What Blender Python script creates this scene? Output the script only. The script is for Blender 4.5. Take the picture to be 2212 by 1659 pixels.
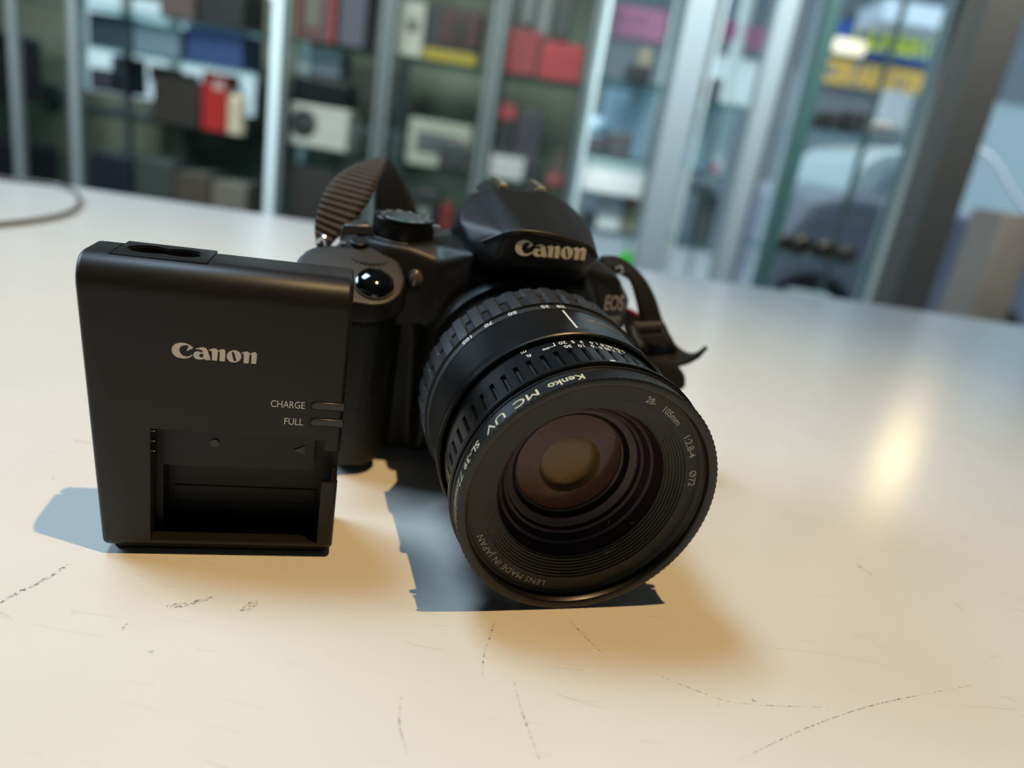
import bpy, bmesh, math, random
from mathutils import Vector, Matrix
from math import sin, cos, tan, pi, radians, atan2, sqrt

for o in list(bpy.data.objects):
    bpy.data.objects.remove(o)
random.seed(7)
S = bpy.context.scene
COL = S.collection

# ------------------------------------------------------------------ camera
FPX, W, H = 1600.0, 2212.0, 1659.0
TH, RHO, CAMH = radians(18.5), radians(9.3), 0.128
r0 = Vector((1, 0, 0)); u0 = Vector((0, sin(TH), cos(TH))); D = Vector((0, cos(TH), -sin(TH)))
RV = cos(RHO) * r0 + sin(RHO) * u0
UV = -sin(RHO) * r0 + cos(RHO) * u0
CAM = Vector((0, 0, CAMH))
cd = bpy.data.cameras.new('camera'); cam = bpy.data.objects.new('camera', cd); COL.objects.link(cam)
cam.matrix_world = Matrix(((RV.x, UV.x, -D.x, CAM.x), (RV.y, UV.y, -D.y, CAM.y), (RV.z, UV.z, -D.z, CAM.z), (0, 0, 0, 1)))
cd.sensor_width = 36.0; cd.lens = 36.0 * FPX / W
cd.clip_start = 0.01; cd.clip_end = 100
cd.dof.use_dof = True; cd.dof.focus_distance = 0.205; cd.dof.aperture_fstop = cd.lens / 4.0
S.camera = cam

# ------------------------------------------------------------------ view and world
S.view_settings.view_transform = 'Standard'
S.view_settings.look = 'None'
S.view_settings.gamma = 1.0
S.view_settings.use_curve_mapping = False
S.view_settings.exposure = 0.0
wd = bpy.data.worlds.new('sky'); S.world = wd; wd.use_nodes = True
bg = wd.node_tree.nodes['Background']
bg.inputs[0].default_value = (0.70, 0.82, 0.93, 1); bg.inputs[1].default_value = 2.5


def lamp(name, kind, loc, energy, color, aim=None, **kw):
    l = bpy.data.lights.new(name, kind); l.energy = energy; l.color = color
    for k, v in kw.items():
        setattr(l, k, v)
    o = bpy.data.objects.new(name, l); COL.objects.link(o); o.location = loc
    if aim is not None:
        o.rotation_euler = (Vector(aim) - Vector(loc)).to_track_quat('-Z', 'Y').to_euler()
    return o


# the warm ceiling spot over the counter, a second one further away, a cool ceiling panel, unseen fill lamps for left side and cabinets
lamp('counter_spot_light', 'SPOT', (0.31, 0.04, 1.86), 96, (1.0, 0.67, 0.30), (-0.20, 0.13, 0), shadow_soft_size=0.012, spot_size=radians(54), spot_blend=1.0)
lamp('window_spot_light', 'SPOT', (1.93, 3.46, 1.115), 6.5, (1.0, 0.76, 0.40), (0.2, 0.35, 0), shadow_soft_size=0.085, spot_size=radians(34), spot_blend=0.6)
lamp('ceiling_panel_light', 'AREA', (-0.74, 0.56, 1.9), 22, (0.55, 0.79, 1.0), (-0.35, 0.20, 0), shape='RECTANGLE', size=0.6, size_y=0.5)
lamp('left_daylight_fill', 'AREA', (-1.7, 0.60, 0.95), 25, (0.62, 0.82, 1.0), (-0.3, 0.4, 0), shape='RECTANGLE', size=0.9, size_y=0.6)  # unseen area lamp standing in for daylight from the left
lamp('cabinet_fill_light', 'AREA', (-0.3, 1.7, 1.35), 42, (1.0, 0.99, 0.95), (-0.3, 2.85, -0.12), shape='RECTANGLE', size=3.6, size_y=0.3, spread=radians(80))  # added out of view to brighten the cabinets from the front


# ------------------------------------------------------------------ helpers
def ray(px, py):
    return ((px - W / 2) / FPX) * RV + ((H / 2 - py) / FPX) * UV + D


def at(px, py, Y):                       # photo point -> place on the upright plane at distance Y
    v = ray(px, py); return CAM + v * (Y / v.y)


def on(px, py, z=0.0):                   # photo point -> place on the level plane at height z
    v = ray(px, py); return CAM + v * ((z - CAM.z) / v.z)


def lin(c):
    return tuple(((x / 255) / 12.92 if x / 255 <= .04045 else ((x / 255 + .055) / 1.055) ** 2.4) for x in c)


MATS = {}


def mat(name, rgb, rough=.5, metal=0, spec=.5, bump=None, coat=0, emit=0, alpha=None, var=None):
    """rgb is 0..255 sRGB; bump=(scale,strength[,distance]) adds noise bump; var=(scale,amount) mottles the colour"""
    if name in MATS:
        return MATS[name]
    m = bpy.data.materials.new(name); m.use_nodes = True; nt = m.node_tree
    b = nt.nodes['Principled BSDF']; c = lin(rgb)
    b.inputs['Base Color'].default_value = (*c, 1)
    b.inputs['Roughness'].default_value = rough; b.inputs['Metallic'].default_value = metal
    b.inputs['Specular IOR Level'].default_value = spec
    b.inputs['Coat Weight'].default_value = coat
    if emit:
        b.inputs['Emission Color'].default_value = (*c, 1); b.inputs['Emission Strength'].default_value = emit
    if bump or var:
        tc = nt.nodes.new('ShaderNodeTexCoord')
    if bump:
        n = nt.nodes.new('ShaderNodeTexNoise'); n.inputs['Scale'].default_value = bump[0]; n.inputs['Detail'].default_value = 3
        bp = nt.nodes.new('ShaderNodeBump'); bp.inputs['Strength'].default_value = bump[1]
        bp.inputs['Distance'].default_value = bump[2] if len(bump) > 2 else .0001
        nt.links.new(tc.outputs['Object'], n.inputs['Vector']); nt.links.new(n.outputs[0], bp.inputs['Height'])
        nt.links.new(bp.outputs[0], b.inputs['Normal'])
    if var:
        n = nt.nodes.new('ShaderNodeTexNoise'); n.inputs['Scale'].default_value = var[0]; n.inputs['Detail'].default_value = 4
        mx = nt.nodes.new('ShaderNodeMix'); mx.data_type = 'RGBA'
        mx.inputs[6].default_value = (*[x * (1 - var[1]) for x in c], 1); mx.inputs[7].default_value = (*[min(1, x * (1 + var[1])) for x in c], 1)
        nt.links.new(tc.outputs['Object'], n.inputs['Vector']); nt.links.new(n.outputs[0], mx.inputs[0]); nt.links.new(mx.outputs[2], b.inputs['Base Color'])
    MATS[name] = m
    return m


def glassmat(name, tint, glossy, rough=.02):
    if name in MATS:
        return MATS[name]
    m = bpy.data.materials.new(name); m.use_nodes = True; nt = m.node_tree; nt.nodes.clear()
    out = nt.nodes.new('ShaderNodeOutputMaterial'); mx = nt.nodes.new('ShaderNodeMixShader')
    t = nt.nodes.new('ShaderNodeBsdfTransparent'); g = nt.nodes.new('ShaderNodeBsdfGlossy')
    t.inputs[0].default_value = (*tint, 1); g.inputs['Roughness'].default_value = rough; g.inputs[0].default_value = (.85, .95, 1, 1)
    mx.inputs[0].default_value = glossy
    if glossy == 0:
        mx.inputs[0].default_value = 0.0; nt.links.new(t.outputs[0], out.inputs[0]); MATS[name] = m; return m
    nt.links.new(t.outputs[0], mx.inputs[1]); nt.links.new(g.outputs[0], mx.inputs[2]); nt.links.new(mx.outputs[0], out.inputs[0])
    MATS[name] = m
    return m


def link_mesh(name, verts, faces, m, parent=None, smooth=False, bevel=0, seg=2, sub=0, auto=None):
    me = bpy.data.meshes.new(name); me.from_pydata([tuple(v) for v in verts], [], faces); me.update()
    bm = bmesh.new(); bm.from_mesh(me); bmesh.ops.recalc_face_normals(bm, faces=bm.faces); bm.to_mesh(me); bm.free()
    o = bpy.data.objects.new(name, me); COL.objects.link(o)
    if m:
        for k in (m if isinstance(m, list) else [m]):
            me.materials.append(k)
    if parent:
        o.parent = parent
    if bevel:
        b = o.modifiers.new('bevel', 'BEVEL'); b.width = bevel; b.segments = seg; b.limit_method = 'ANGLE'; b.angle_limit = radians(35)
        b.harden_normals = False
    if sub:
        s = o.modifiers.new('subsurf', 'SUBSURF'); s.levels = s.render_levels = sub
    if smooth or bevel:
        shade(o, auto if auto is not None else 40)
    return o


def shade(o, ang=40):
    me = o.data
    for p in me.polygons:
        p.use_smooth = True
    try:
        me.set_sharp_from_angle(angle=radians(ang))
    except Exception:
        pass


class MB:                                  # collects shapes that become ONE mesh
    def __init__(s):
        s.v = []; s.f = []

    def add(s, V, F):
        n = len(s.v); s.v += [tuple(v) for v in V]; s.f += [tuple(i + n for i in f) for f in F]; return s

    def box(s, a, b):
        x0, y0, z0 = a; x1, y1, z1 = b
        return s.add([(x0, y0, z0), (x1, y0, z0), (x1, y1, z0), (x0, y1, z0), (x0, y0, z1), (x1, y0, z1), (x1, y1, z1), (x0, y1, z1)],
                     [(0, 3, 2, 1), (4, 5, 6, 7), (0, 1, 5, 4), (1, 2, 6, 5), (2, 3, 7, 6), (3, 0, 4, 7)])

    def cyl(s, c, ax, r, h, n=24, r2=None, off=0):
        c = Vector(c); ax = Vector(ax).normalized(); a = ax.orthogonal().normalized(); b = ax.cross(a); r2 = r if r2 is None else r2
        V = []
        for k, (rr, hh) in enumerate(((r, 0), (r2, h))):
            for i in range(n):
                t = 2 * pi * i / n + off; V.append(c + ax * hh + a * (rr * cos(t)) + b * (rr * sin(t)))
        F = [tuple(range(n - 1, -1, -1)), tuple(range(n, 2 * n))] + [(i, (i + 1) % n, n + (i + 1) % n, n + i) for i in range(n)]
        return s.add(V, F)

    def tube(s, pts, r, n=8):
        pts = [Vector(p) for p in pts]; V = []; F = []; up = None
        for i, p in enumerate(pts):
            t = (pts[min(i + 1, len(pts) - 1)] - pts[max(i - 1, 0)]).normalized()
            if up is None:
                up = t.orthogonal().normalized()
            up = (up - t * up.dot(t)).normalized(); b = t.cross(up)
            rr = r[i] if isinstance(r, (list, tuple)) else r
            V += [p + up * (rr * cos(2 * pi * k / n)) + b * (rr * sin(2 * pi * k / n)) for k in range(n)]
        for i in range(len(pts) - 1):
            F += [(i * n + k, i * n + (k + 1) % n, (i + 1) * n + (k + 1) % n, (i + 1) * n + k) for k in range(n)]
        F += [tuple(range(n - 1, -1, -1)), tuple((len(pts) - 1) * n + k for k in range(n))]
        return s.add(V, F)

    def prism(s, poly, f, d):              # poly 2D outline, f maps (u,v) -> 3D, d = thickness vector
        n = len(poly); d = Vector(d); V = [Vector(f(*p)) for p in poly]; V += [v + d for v in V]
        return s.add(V, [tuple(range(n)), tuple(range(2 * n - 1, n - 1, -1))] + [(i, i + n, (i + 1) % n + n, (i + 1) % n) for i in range(n)])

    def obj(s, name, m, parent=None, **k):
        return link_mesh(name, s.v, s.f, m, parent, **k)


def smoothline(pts, k=6):                  # Catmull-Rom
    P = [Vector(p) for p in pts]; out = []
    for i in range(len(P) - 1):
        a, b, c, d = P[max(i - 1, 0)], P[i], P[i + 1], P[min(i + 2, len(P) - 1)]
        for j in range(k):
            t = j / k
            out.append(.5 * ((2 * b) + (c - a) * t + (2 * a - 5 * b + 4 * c - d) * t * t + (3 * b - a - 3 * c + d) * t ** 3))
    return out + [P[-1]]


def tag(o, label=None, cat=None, group=None, kind=None):
    if label: o['label'] = label
    if cat: o['category'] = cat
    if group: o['group'] = group
    if kind: o['kind'] = kind
    return o


def empty(name, loc, label=None, cat=None, group=None, mw=None):
    o = bpy.data.objects.new(name, None); COL.objects.link(o); o.empty_display_size = .02
    if mw is not None: o.matrix_world = mw
    else: o.location = loc
    return tag(o, label, cat, group)


def bake(o):                               # apply the modifiers into the mesh
    bpy.context.view_layer.update()
    dg = bpy.context.evaluated_depsgraph_get()
    me = bpy.data.meshes.new_from_object(o.evaluated_get(dg))
    o.modifiers.clear(); old = o.data; o.data = me; me.name = o.name
    return o


def cut(o, *cutters):
    for c in cutters:
        b = o.modifiers.new('cut', 'BOOLEAN'); b.operation = 'DIFFERENCE'; b.solver = 'EXACT'; b.object = c
    bake(o)
    for c in cutters:
        bpy.data.objects.remove(c)
    return o


def text2d(txt, size=1.0, bold=0.0, space=1.0, align='CENTER'):
    cu = bpy.data.curves.new('t', 'FONT'); cu.body = txt; cu.size = size; cu.align_x = align; cu.align_y = 'CENTER'
    cu.offset = bold; cu.space_character = space; cu.resolution_u = 3; cu.fill_mode = 'FRONT'
    o = bpy.data.objects.new('t', cu); COL.objects.link(o); bpy.context.view_layer.update()
    me = bpy.data.meshes.new_from_object(o.evaluated_get(bpy.context.evaluated_depsgraph_get()))
    V = [(v.co.x, v.co.y) for v in me.vertices]; F = [tuple(p.vertices) for p in me.polygons]
    bpy.data.objects.remove(o); bpy.data.curves.remove(cu); bpy.data.meshes.remove(me)
    return V, F


def text_flat(mb, txt, size, f, bold=0, space=1, sx=1.0):
    V, F = text2d(txt, size, bold, space); mb.add([f(u * sx, v) for u, v in V], F)


def polyfill(outlines):                    # outlines with holes -> 2D mesh
    cu = bpy.data.curves.new('p', 'CURVE'); cu.dimensions = '2D'; cu.fill_mode = 'BOTH'
    for ol in outlines:
        sp = cu.splines.new('POLY'); sp.points.add(len(ol) - 1); sp.use_cyclic_u = True
        for i, (x, y) in enumerate(ol):
            sp.points[i].co = (x, y, 0, 1)
    cu.extrude = .0001
    cu.extrude = 0.03
    o = bpy.data.objects.new('p', cu); COL.objects.link(o); bpy.context.view_layer.update()
    me = bpy.data.meshes.new_from_object(o.evaluated_get(bpy.context.evaluated_depsgraph_get()))
    V = [tuple(v.co) for v in me.vertices]; F = [tuple(p.vertices) for p in me.polygons]
    bpy.data.objects.remove(o); bpy.data.curves.remove(cu); bpy.data.meshes.remove(me)
    return V, F


# the maker's word mark, outlines in its own small coordinates (one unit = cap width / 19.2)
def cr(pts, k=3):                          # closed smooth outline
    P = [Vector((*p, 0)) for p in pts]; n = len(P); out = []
    for i in range(n):
        a, b, c, d = P[i - 1], P[i], P[(i + 1) % n], P[(i + 2) % n]
        for j in range(k):
            t = j / k; q = .5 * ((2 * b) + (c - a) * t + (2 * a - 5 * b + 4 * c - d) * t * t + (3 * b - a - 3 * c + d) * t ** 3); out.append((q.x, q.y))
    return out


def ell(cx, cy, rx, ry, n=28):
    return [(cx + rx * cos(2 * pi * i / n), cy + ry * sin(2 * pi * i / n)) for i in range(n)]


LOGO = [
    [[(605, 240), (560, 198), (500, 160), (420, 132), (340, 125), (270, 133), (205, 158), (160, 200), (133, 255), (130, 310), (140, 360), (170, 410), (215, 450), (280, 480), (350, 493), (420, 495), (490, 483), (540, 460), (575, 430), (592, 402), (583, 396), (560, 415), (520, 437), (470, 450), (420, 448), (370, 425), (325, 380), (300, 330), (295, 285), (308, 240), (340, 205), (380, 185), (430, 177), (480, 185), (508, 200), (490, 235), (460, 300), (464, 316), (510, 290), (560, 265)]],
    [[(648, 258), (720, 235), (790, 220), (850, 222), (895, 245), (925, 290), (950, 360), (975, 440), (992, 520), (870, 515), (855, 482), (830, 497), (780, 512), (730, 512), (680, 500), (635, 470), (610, 430), (610, 390), (630, 345), (670, 322), (720, 318), (780, 335), (820, 348), (815, 310), (790, 278), (740, 268), (690, 265)], ell(788, 415, 50, 48, 16)],
    [[(946, 276), (1010, 250), (1070, 235), (1120, 245), (1150, 275), (1160, 290), (1200, 265), (1250, 248), (1300, 260), (1325, 290), (1328, 340), (1325, 430), (1320, 540), (1200, 533), (1202, 430), (1203, 340), (1195, 305), (1175, 295), (1157, 310), (1150, 430), (1142, 528), (1030, 520), (1028, 400), (1020, 300), (985, 292)]],
    [ell(1527, 413, 167, 147), [(1475, 300), (1500, 298), (1530, 330), (1582, 500), (1577, 525), (1545, 533), (1523, 515), (1495, 430), (1472, 330)]],
    [[(1688, 325), (1760, 298), (1810, 287), (1855, 300), (1880, 330), (1890, 340), (1930, 315), (1990, 297), (2030, 310), (2050, 345), (2048, 450), (2038, 580), (1925, 573), (1927, 450), (1925, 370), (1912, 350), (1895, 345), (1880, 370), (1872, 470), (1865, 572), (1750, 568), (1752, 450), (1748, 350), (1720, 335)]],
]


def logo_mesh(mb, f):                      # f(u,v,w): u,v in -0.5..0.5 of the word's width
    for glyph in LOGO:
        outs = []
        for ol in glyph:
            outs.append([((x - 1090) / 1920, -((y - 352) - (x - 1090) * .0545) / 1920) for x, y in ol])
        V, F = polyfill(outs); mb.add([f(x, y, 1 if z > 0 else 0) for x, y, z in V], F)


# ------------------------------------------------------------------ materials
M_black = mat('black plastic', (30, 29, 30), .42, bump=(5000, .25, .00004))
M_black2 = mat('black satin plastic', (24, 24, 25), .38, bump=(4200, .2, .00004))
M_charger = mat('charger plastic', (31, 29, 28), .40, spec=.32, bump=(3800, .3, .00004))
M_cback = mat('charger back plastic', (27, 27, 28), .38, spec=.32, bump=(3800, .2, .00003))
M_body = mat('camera plastic', (24, 24, 25), .42, spec=.32, bump=(5200, .35, .00004))
M_rubber = mat('grip rubber', (20, 19, 18), .6, bump=(900, .8, .00025))
M_lens = mat('lens barrel', (15, 15, 16), .32, bump=(3000, .12, .00003))
M_lensr = mat('lens rubber', (33, 33, 34), .5)
M_gloss = mat('gloss black', (10, 10, 11), .12, coat=.6)
M_white = mat('white print', (222, 222, 218), .5)
M_gold = mat('gold print', (170, 125, 70), .45)
M_grayp = mat('grey print', (168, 162, 154), .5)
M_logo = mat('logo print', (218, 210, 196), .5)
M_logo2 = mat('logo relief', (245, 232, 208), .35)
M_steel = mat('steel', (190, 190, 190), .22, metal=1)
M_brass = mat('brass', (200, 180, 110), .2, metal=1)
M_dark = mat('dark void', (8, 8, 8), .7)
M_silver = mat('silver paint', (150, 150, 150), .3, metal=.6)


def strapmat():
    m = mat('strap webbing', (44, 36, 32), .8); nt = m.node_tree; b = nt.nodes['Principled BSDF']
    uv = nt.nodes.new('ShaderNodeUVMap'); wv = nt.nodes.new('ShaderNodeTexWave'); wv.inputs['Scale'].default_value = 1.0
    wv.wave_type = 'BANDS'; wv.bands_direction = 'Y'; wv.inputs['Distortion'].default_value = .4; wv.inputs['Detail'].default_value = 1
    bp = nt.nodes.new('ShaderNodeBump'); bp.inputs['Strength'].default_value = 1; bp.inputs['Distance'].default_value = .0006
    nt.links.new(uv.outputs[0], wv.inputs['Vector']); nt.links.new(wv.outputs['Fac'], bp.inputs['Height']); nt.links.new(bp.outputs[0], b.inputs['Normal'])
    mx = nt.nodes.new('ShaderNodeMix'); mx.data_type = 'RGBA'; mx.inputs[6].default_value = (*lin((26, 21, 19)), 1); mx.inputs[7].default_value = (*lin((74, 62, 55)), 1)
    nt.links.new(wv.outputs['Fac'], mx.inputs[0]); nt.links.new(mx.outputs[2], b.inputs['Base Color'])
    return m


M_strap = strapmat()
M_strapd = mat('strap underside', (17, 16, 16), .85, bump=(1500, .5, .0002))
M_red = mat('red piping', (150, 24, 26), .7)


# ------------------------------------------------------------------ the counter
def tablemat():
    m = mat('white laminate', (225, 221, 213), .20, spec=.17); nt = m.node_tree; b = nt.nodes['Principled BSDF']; L = nt.links.new
    tc = nt.nodes.new('ShaderNodeTexCoord')
    # faint mottling
    n = nt.nodes.new('ShaderNodeTexNoise'); n.inputs['Scale'].default_value = 14; n.inputs['Detail'].default_value = 5
    L(tc.outputs['Object'], n.inputs['Vector'])
    c1 = nt.nodes.new('ShaderNodeMix'); c1.data_type = 'RGBA'; c1.inputs[6].default_value = (*lin((219, 215, 207)), 1); c1.inputs[7].default_value = (*lin((228, 225, 218)), 1)
    L(n.outputs[0], c1.inputs[0])
    # hairline scratches: stretched noise crossing a thin threshold, in three directions
    prev = c1.outputs[2]; hs = None
    for k, (ang, sx, sy, wdt) in enumerate(((.5, 10, 55, .0035), (-.9, 7, 70, .003), (1.35, 9, 48, .003))):
        mp = nt.nodes.new('ShaderNodeMapping'); mp.inputs['Rotation'].default_value = (0, 0, ang); mp.inputs['Scale'].default_value = (sx, sy, 1); mp.inputs['Location'].default_value = (k * 3.1, k * 1.7, 0)
        nn = nt.nodes.new('ShaderNodeTexNoise'); nn.inputs['Scale'].default_value = 1; nn.inputs['Detail'].default_value = 0
        a = nt.nodes.new('ShaderNodeMath'); a.operation = 'SUBTRACT'; a.inputs[1].default_value = .5
        ab = nt.nodes.new('ShaderNodeMath'); ab.operation = 'ABSOLUTE'
        lt = nt.nodes.new('ShaderNodeMath'); lt.operation = 'LESS_THAN'; lt.inputs[1].default_value = wdt
        n2 = nt.nodes.new('ShaderNodeTexNoise'); n2.inputs['Scale'].default_value = 30 + 9 * k; n2.inputs['Detail'].default_value = 2
        gt = nt.nodes.new('ShaderNodeMath'); gt.operation = 'GREATER_THAN'; gt.inputs[1].default_value = .60
        ml = nt.nodes.new('ShaderNodeMath'); ml.operation = 'MULTIPLY'
        L(tc.outputs['Object'], mp.inputs['Vector']); L(mp.outputs[0], nn.inputs['Vector']); L(nn.outputs[0], a.inputs[0]); L(a.outputs[0], ab.inputs[0]); L(ab.outputs[0], lt.inputs[0])
        L(tc.outputs['Object'], n2.inputs['Vector']); L(n2.outputs[0], gt.inputs[0]); L(lt.outputs[0], ml.inputs[0]); L(gt.outputs[0], ml.inputs[1])
        s = nt.nodes.new('ShaderNodeMath'); s.operation = 'MULTIPLY'; s.inputs[1].default_value = .2; L(ml.outputs[0], s.inputs[0])
        mx = nt.nodes.new('ShaderNodeMix'); mx.data_type = 'RGBA'; mx.inputs[7].default_value = (*lin((150, 138, 122)), 1)
        L(s.outputs[0], mx.inputs[0]); L(prev, mx.inputs[6]); prev = mx.outputs[2]
    L(prev, b.inputs['Base Color'])
    n3 = nt.nodes.new('ShaderNodeTexNoise'); n3.inputs['Scale'].default_value = 900; n3.inputs['Detail'].default_value = 2
    bp = nt.nodes.new('ShaderNodeBump'); bp.inputs['Strength'].default_value = .12; bp.inputs['Distance'].default_value = .0001
    L(tc.outputs['Object'], n3.inputs['Vector']); L(n3.outputs[0], bp.inputs['Height']); L(bp.outputs[0], b.inputs['Normal'])
    return m


M_table = tablemat()
eL, eR = on(0, 379), on(2212, 703)
ed = (eR - eL).normalized(); EL = eL - ed * 1.2; ER = eR + ed * 1.0
counter = empty('counter', (0, .4, 0), 'white laminate shop counter with fine scratches under camera and charger', 'counter')
mb = MB()
corners = [(EL.x, EL.y), (EL.x, -.35), (ER.x, -.35), (ER.x, ER.y)]
mb.prism(corners, lambda x, y: (x, y - .4, 0), (0, 0, -.04))
mb.obj('worktop', M_table, counter, bevel=.004, seg=3)
mb = MB(); mb.prism([(EL.x + .05, EL.y - .06), (EL.x + .05, -.3), (ER.x - .05, -.3), (ER.x - .05, ER.y - .06)], lambda x, y: (x, y - .4, -.04), (0, 0, -.91))
mb.obj('cabinet_body', mat('counter front', (120, 120, 118), .5), counter)

# dark scuffs on the laminate, irregular worn blotches
def scuffmat():
    m = bpy.data.materials.new('graphite scuff'); m.use_nodes = True; nt = m.node_tree; b = nt.nodes['Principled BSDF']; L = nt.links.new
    b.inputs['Base Color'].default_value = (*lin((95, 88, 80)), 1); b.inputs['Roughness'].default_value = .6
    tc = nt.nodes.new('ShaderNodeTexCoord'); n = nt.nodes.new('ShaderNodeTexNoise'); n.inputs['Scale'].default_value = 900; n.inputs['Detail'].default_value = 4
    r = nt.nodes.new('ShaderNodeMapRange'); r.inputs[1].default_value = .46; r.inputs[2].default_value = .72; r.inputs[4].default_value = .75
    L(tc.outputs['Object'], n.inputs['Vector']); L(n.outputs[0], r.inputs[0]); L(r.outputs[0], b.inputs['Alpha'])
    return m


M_scuff = scuffmat()


def scuff(pts, w):
    P = [on(*p) for p in pts]; V = []; F = []
    L = smoothline(P, 5)
    for i, p in enumerate(L):
        t = (L[min(i + 1, len(L) - 1)] - L[max(i - 1, 0)]).normalized(); nrm = Vector((-t.y, t.x, 0))
        ww = w * (.35 + .65 * sin(pi * (i + .4) / len(L))) * random.uniform(.6, 1.2)
        V += [p + nrm * ww + Vector((0, -.4, .00006)), p - nrm * ww + Vector((0, -.4, .00006))]
    F = [(2 * i, 2 * i + 1, 2 * i + 3, 2 * i + 2) for i in range(len(L) - 1)]
    link_mesh('scuff_mark', V, F, M_scuff, counter)


scuff([(0, 1303), (50, 1275), (105, 1248), (150, 1217)], .0008)
scuff([(360, 1310), (385, 1308), (420, 1302), (465, 1288)], .0011)
scuff([(518, 1318), (535, 1312), (555, 1298)], .0016)
scuff([(316, 1407), (332, 1408)], .0005)
scuff([(1043, 1465), (1045, 1420), (1060, 1370), (1073, 1330)], .00025)
scuff([(260, 1368), (278, 1342)], .0004)
scuff([(1415, 1455), (1500, 1490), (1600, 1520), (1790, 1528)], .0002)
scuff([(1600, 1640), (1750, 1570), (1900, 1520), (2100, 1480)], .0002)
scuff([(1110, 1470), (1125, 1530), (1150, 1600), (1165, 1640)], .0002)
scuff([(1230, 1340), (1260, 1372), (1300, 1410)], .00025)
scuff([(868, 1500), (862, 1560), (880, 1628)], .0002)
scuff([(1850, 1220), (1870, 1232), (1885, 1245)], .0007)
scuff([(1620, 1510), (1634, 1518)], .0006)

# ------------------------------------------------------------------ battery charger
CY = .2609
CE = Vector((cos(CY), sin(CY), 0)); CB = Vector((-sin(CY), cos(CY), 0)); CO = Vector((-.1054, .1760, 0))
ch = empty('battery_charger', CO, 'black battery charger standing upright on its end left of the camera', 'battery charger',
           mw=Matrix(((CE.x, CB.x, 0, CO.x), (CE.y, CB.y, 0, CO.y), (0, 0, 1, 0), (0, 0, 0, 1))))
CW, CH, CD = .0622, .0842, .0212


def prof(d0, d1, rf, h, z0=0.0):
    """profile in (depth, z): big curve at the front top edge"""
    P = [(d0 + .0022, z0), (d0 + .0007, z0 + .0007), (d0, z0 + .0022)]
    P += [(d0 + rf - rf * cos(a), h - rf + rf * sin(a)) for a in [pi / 2 * k / 12 for k in range(13)]]
    return P + [(d1, h), (d1, z0)]


def extr(P, x0, x1, taper):
    n = len(P); V = []
    for s_ in (0, 1):
        for d, z in P:
            V.append(((x0 - taper * z / CH) if s_ == 0 else x1, d, z))
    return V, [tuple(range(n)), tuple(range(2 * n - 1, n - 1, -1))] + [(i, i + n, (i + 1) % n + n, (i + 1) % n) for i in range(n)]


def fig8(r, dx, k=40):
    out = []
    for i in range(k):
        t = 2 * pi * i / k; x = (dx + r) * cos(t)
        q = max(0.0, r * r - max(0.0, abs(x) - dx) ** 2) ** .5
        w_ = math.exp(-(x / .0016) ** 2)
        out.append((x, q * (1 - .38 * w_) if sin(t) > 0 else -q * (1 - .22 * w_)))
    return out


mb = MB(); mb.add(*extr(prof(0, CD, .0082, CH, .0022), 0, CW, .0055))
shell = mb.obj('front_cover', M_charger, ch, bevel=.0014, seg=3); bake(shell)
c1 = MB().box((.0122, -.001, .0050), (.0577, .0075, .0392)).obj('c', None, ch)
c2 = MB().box((.0140, .004, .0052), (.0575, .0150, .0250)).obj('c', None, ch)
c3 = MB().prism([(.055, .0115), (.070, .0115), (.070, .0350), (.055, .0350)], lambda x, z: (x, .0022, z), (0, .011, 0)).obj('c', None, ch)
c4 = MB().prism([(.0570, .0250), (.0640, .0250), (.0640, .0352), (.0570, .0352)], lambda x, z: (x, -.001, z), (0, .006, 0)).obj('c', None, ch)
c5 = MB().box((.0013, .0058, CH - .0006), (.0248, .03, CH + .01)).obj('c', None, ch)
c6 = MB().prism(fig8(.0046, .0044), lambda x, y: (.0128 + x, .0153 + y, CH - .0105), (0, 0, .02)).obj('c', None, ch)
cut(shell, c1, c2, c3, c4, c5, c6); shade(shell, 32)
mb = MB(); mb.add(*extr([(CD + .0003, 0), (CD + .0003, CH - .0006), (CD + .0028, CH - .0006), (CD + .0048, CH - .004), (CD + .0048, .004), (CD + .003, .0)], .0008, CW - .0004, .0055))
mb.box((.002, .003, 0), (CW - .002, CD, .003))
mb.obj('back_case', M_cback, ch, bevel=.001, seg=2)
# power inlet: plate with figure-of-eight socket
mb = MB().box((.0015, .0060, CH - .0100), (.0245, .0240, CH + .00005))
inlet = mb.obj('power_inlet', M_cback, ch, bevel=.0003, seg=2); bake(inlet)
c1 = MB().prism(fig8(.0044, .0044), lambda x, y: (.0128 + x, .0153 + y, CH - .0085), (0, 0, .015)).obj('c', None, ch)
c2 = MB().prism(fig8(.0049, .0045), lambda x, y: (.0128 + x, .0153 + y, CH - .0004), (0, 0, .01)).obj('c', None, ch)
cut(inlet, c2, c1); shade(inlet, 30)
for dx in (-.0042, .0042):
    MB().cyl((.0128 + dx, .0127, CH - .0085), (0, 0, 1), .0009, .0070, 16).obj('pin', M_brass, inlet, smooth=True)
mb = MB(); logo_mesh(mb, lambda u, v, w: (.02795 + u * .0210, -.00002 - w * .00008, .0618 + v * .0222))
mb.obj('brand_lettering', M_logo, ch)
mb = MB()
text_flat(mb, 'CHARGE', .0029, lambda u, v: (.0471 + u, -.00008, .0486 + v), 0.0, 1.0, .80)
text_flat(mb, 'FULL', .0029, lambda u, v: (.0489 + u, -.00008, .0436 + v), 0.0, 1.0, .84)
mb.obj('lettering', mat('charger print', (222, 216, 206), .5), ch)
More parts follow.
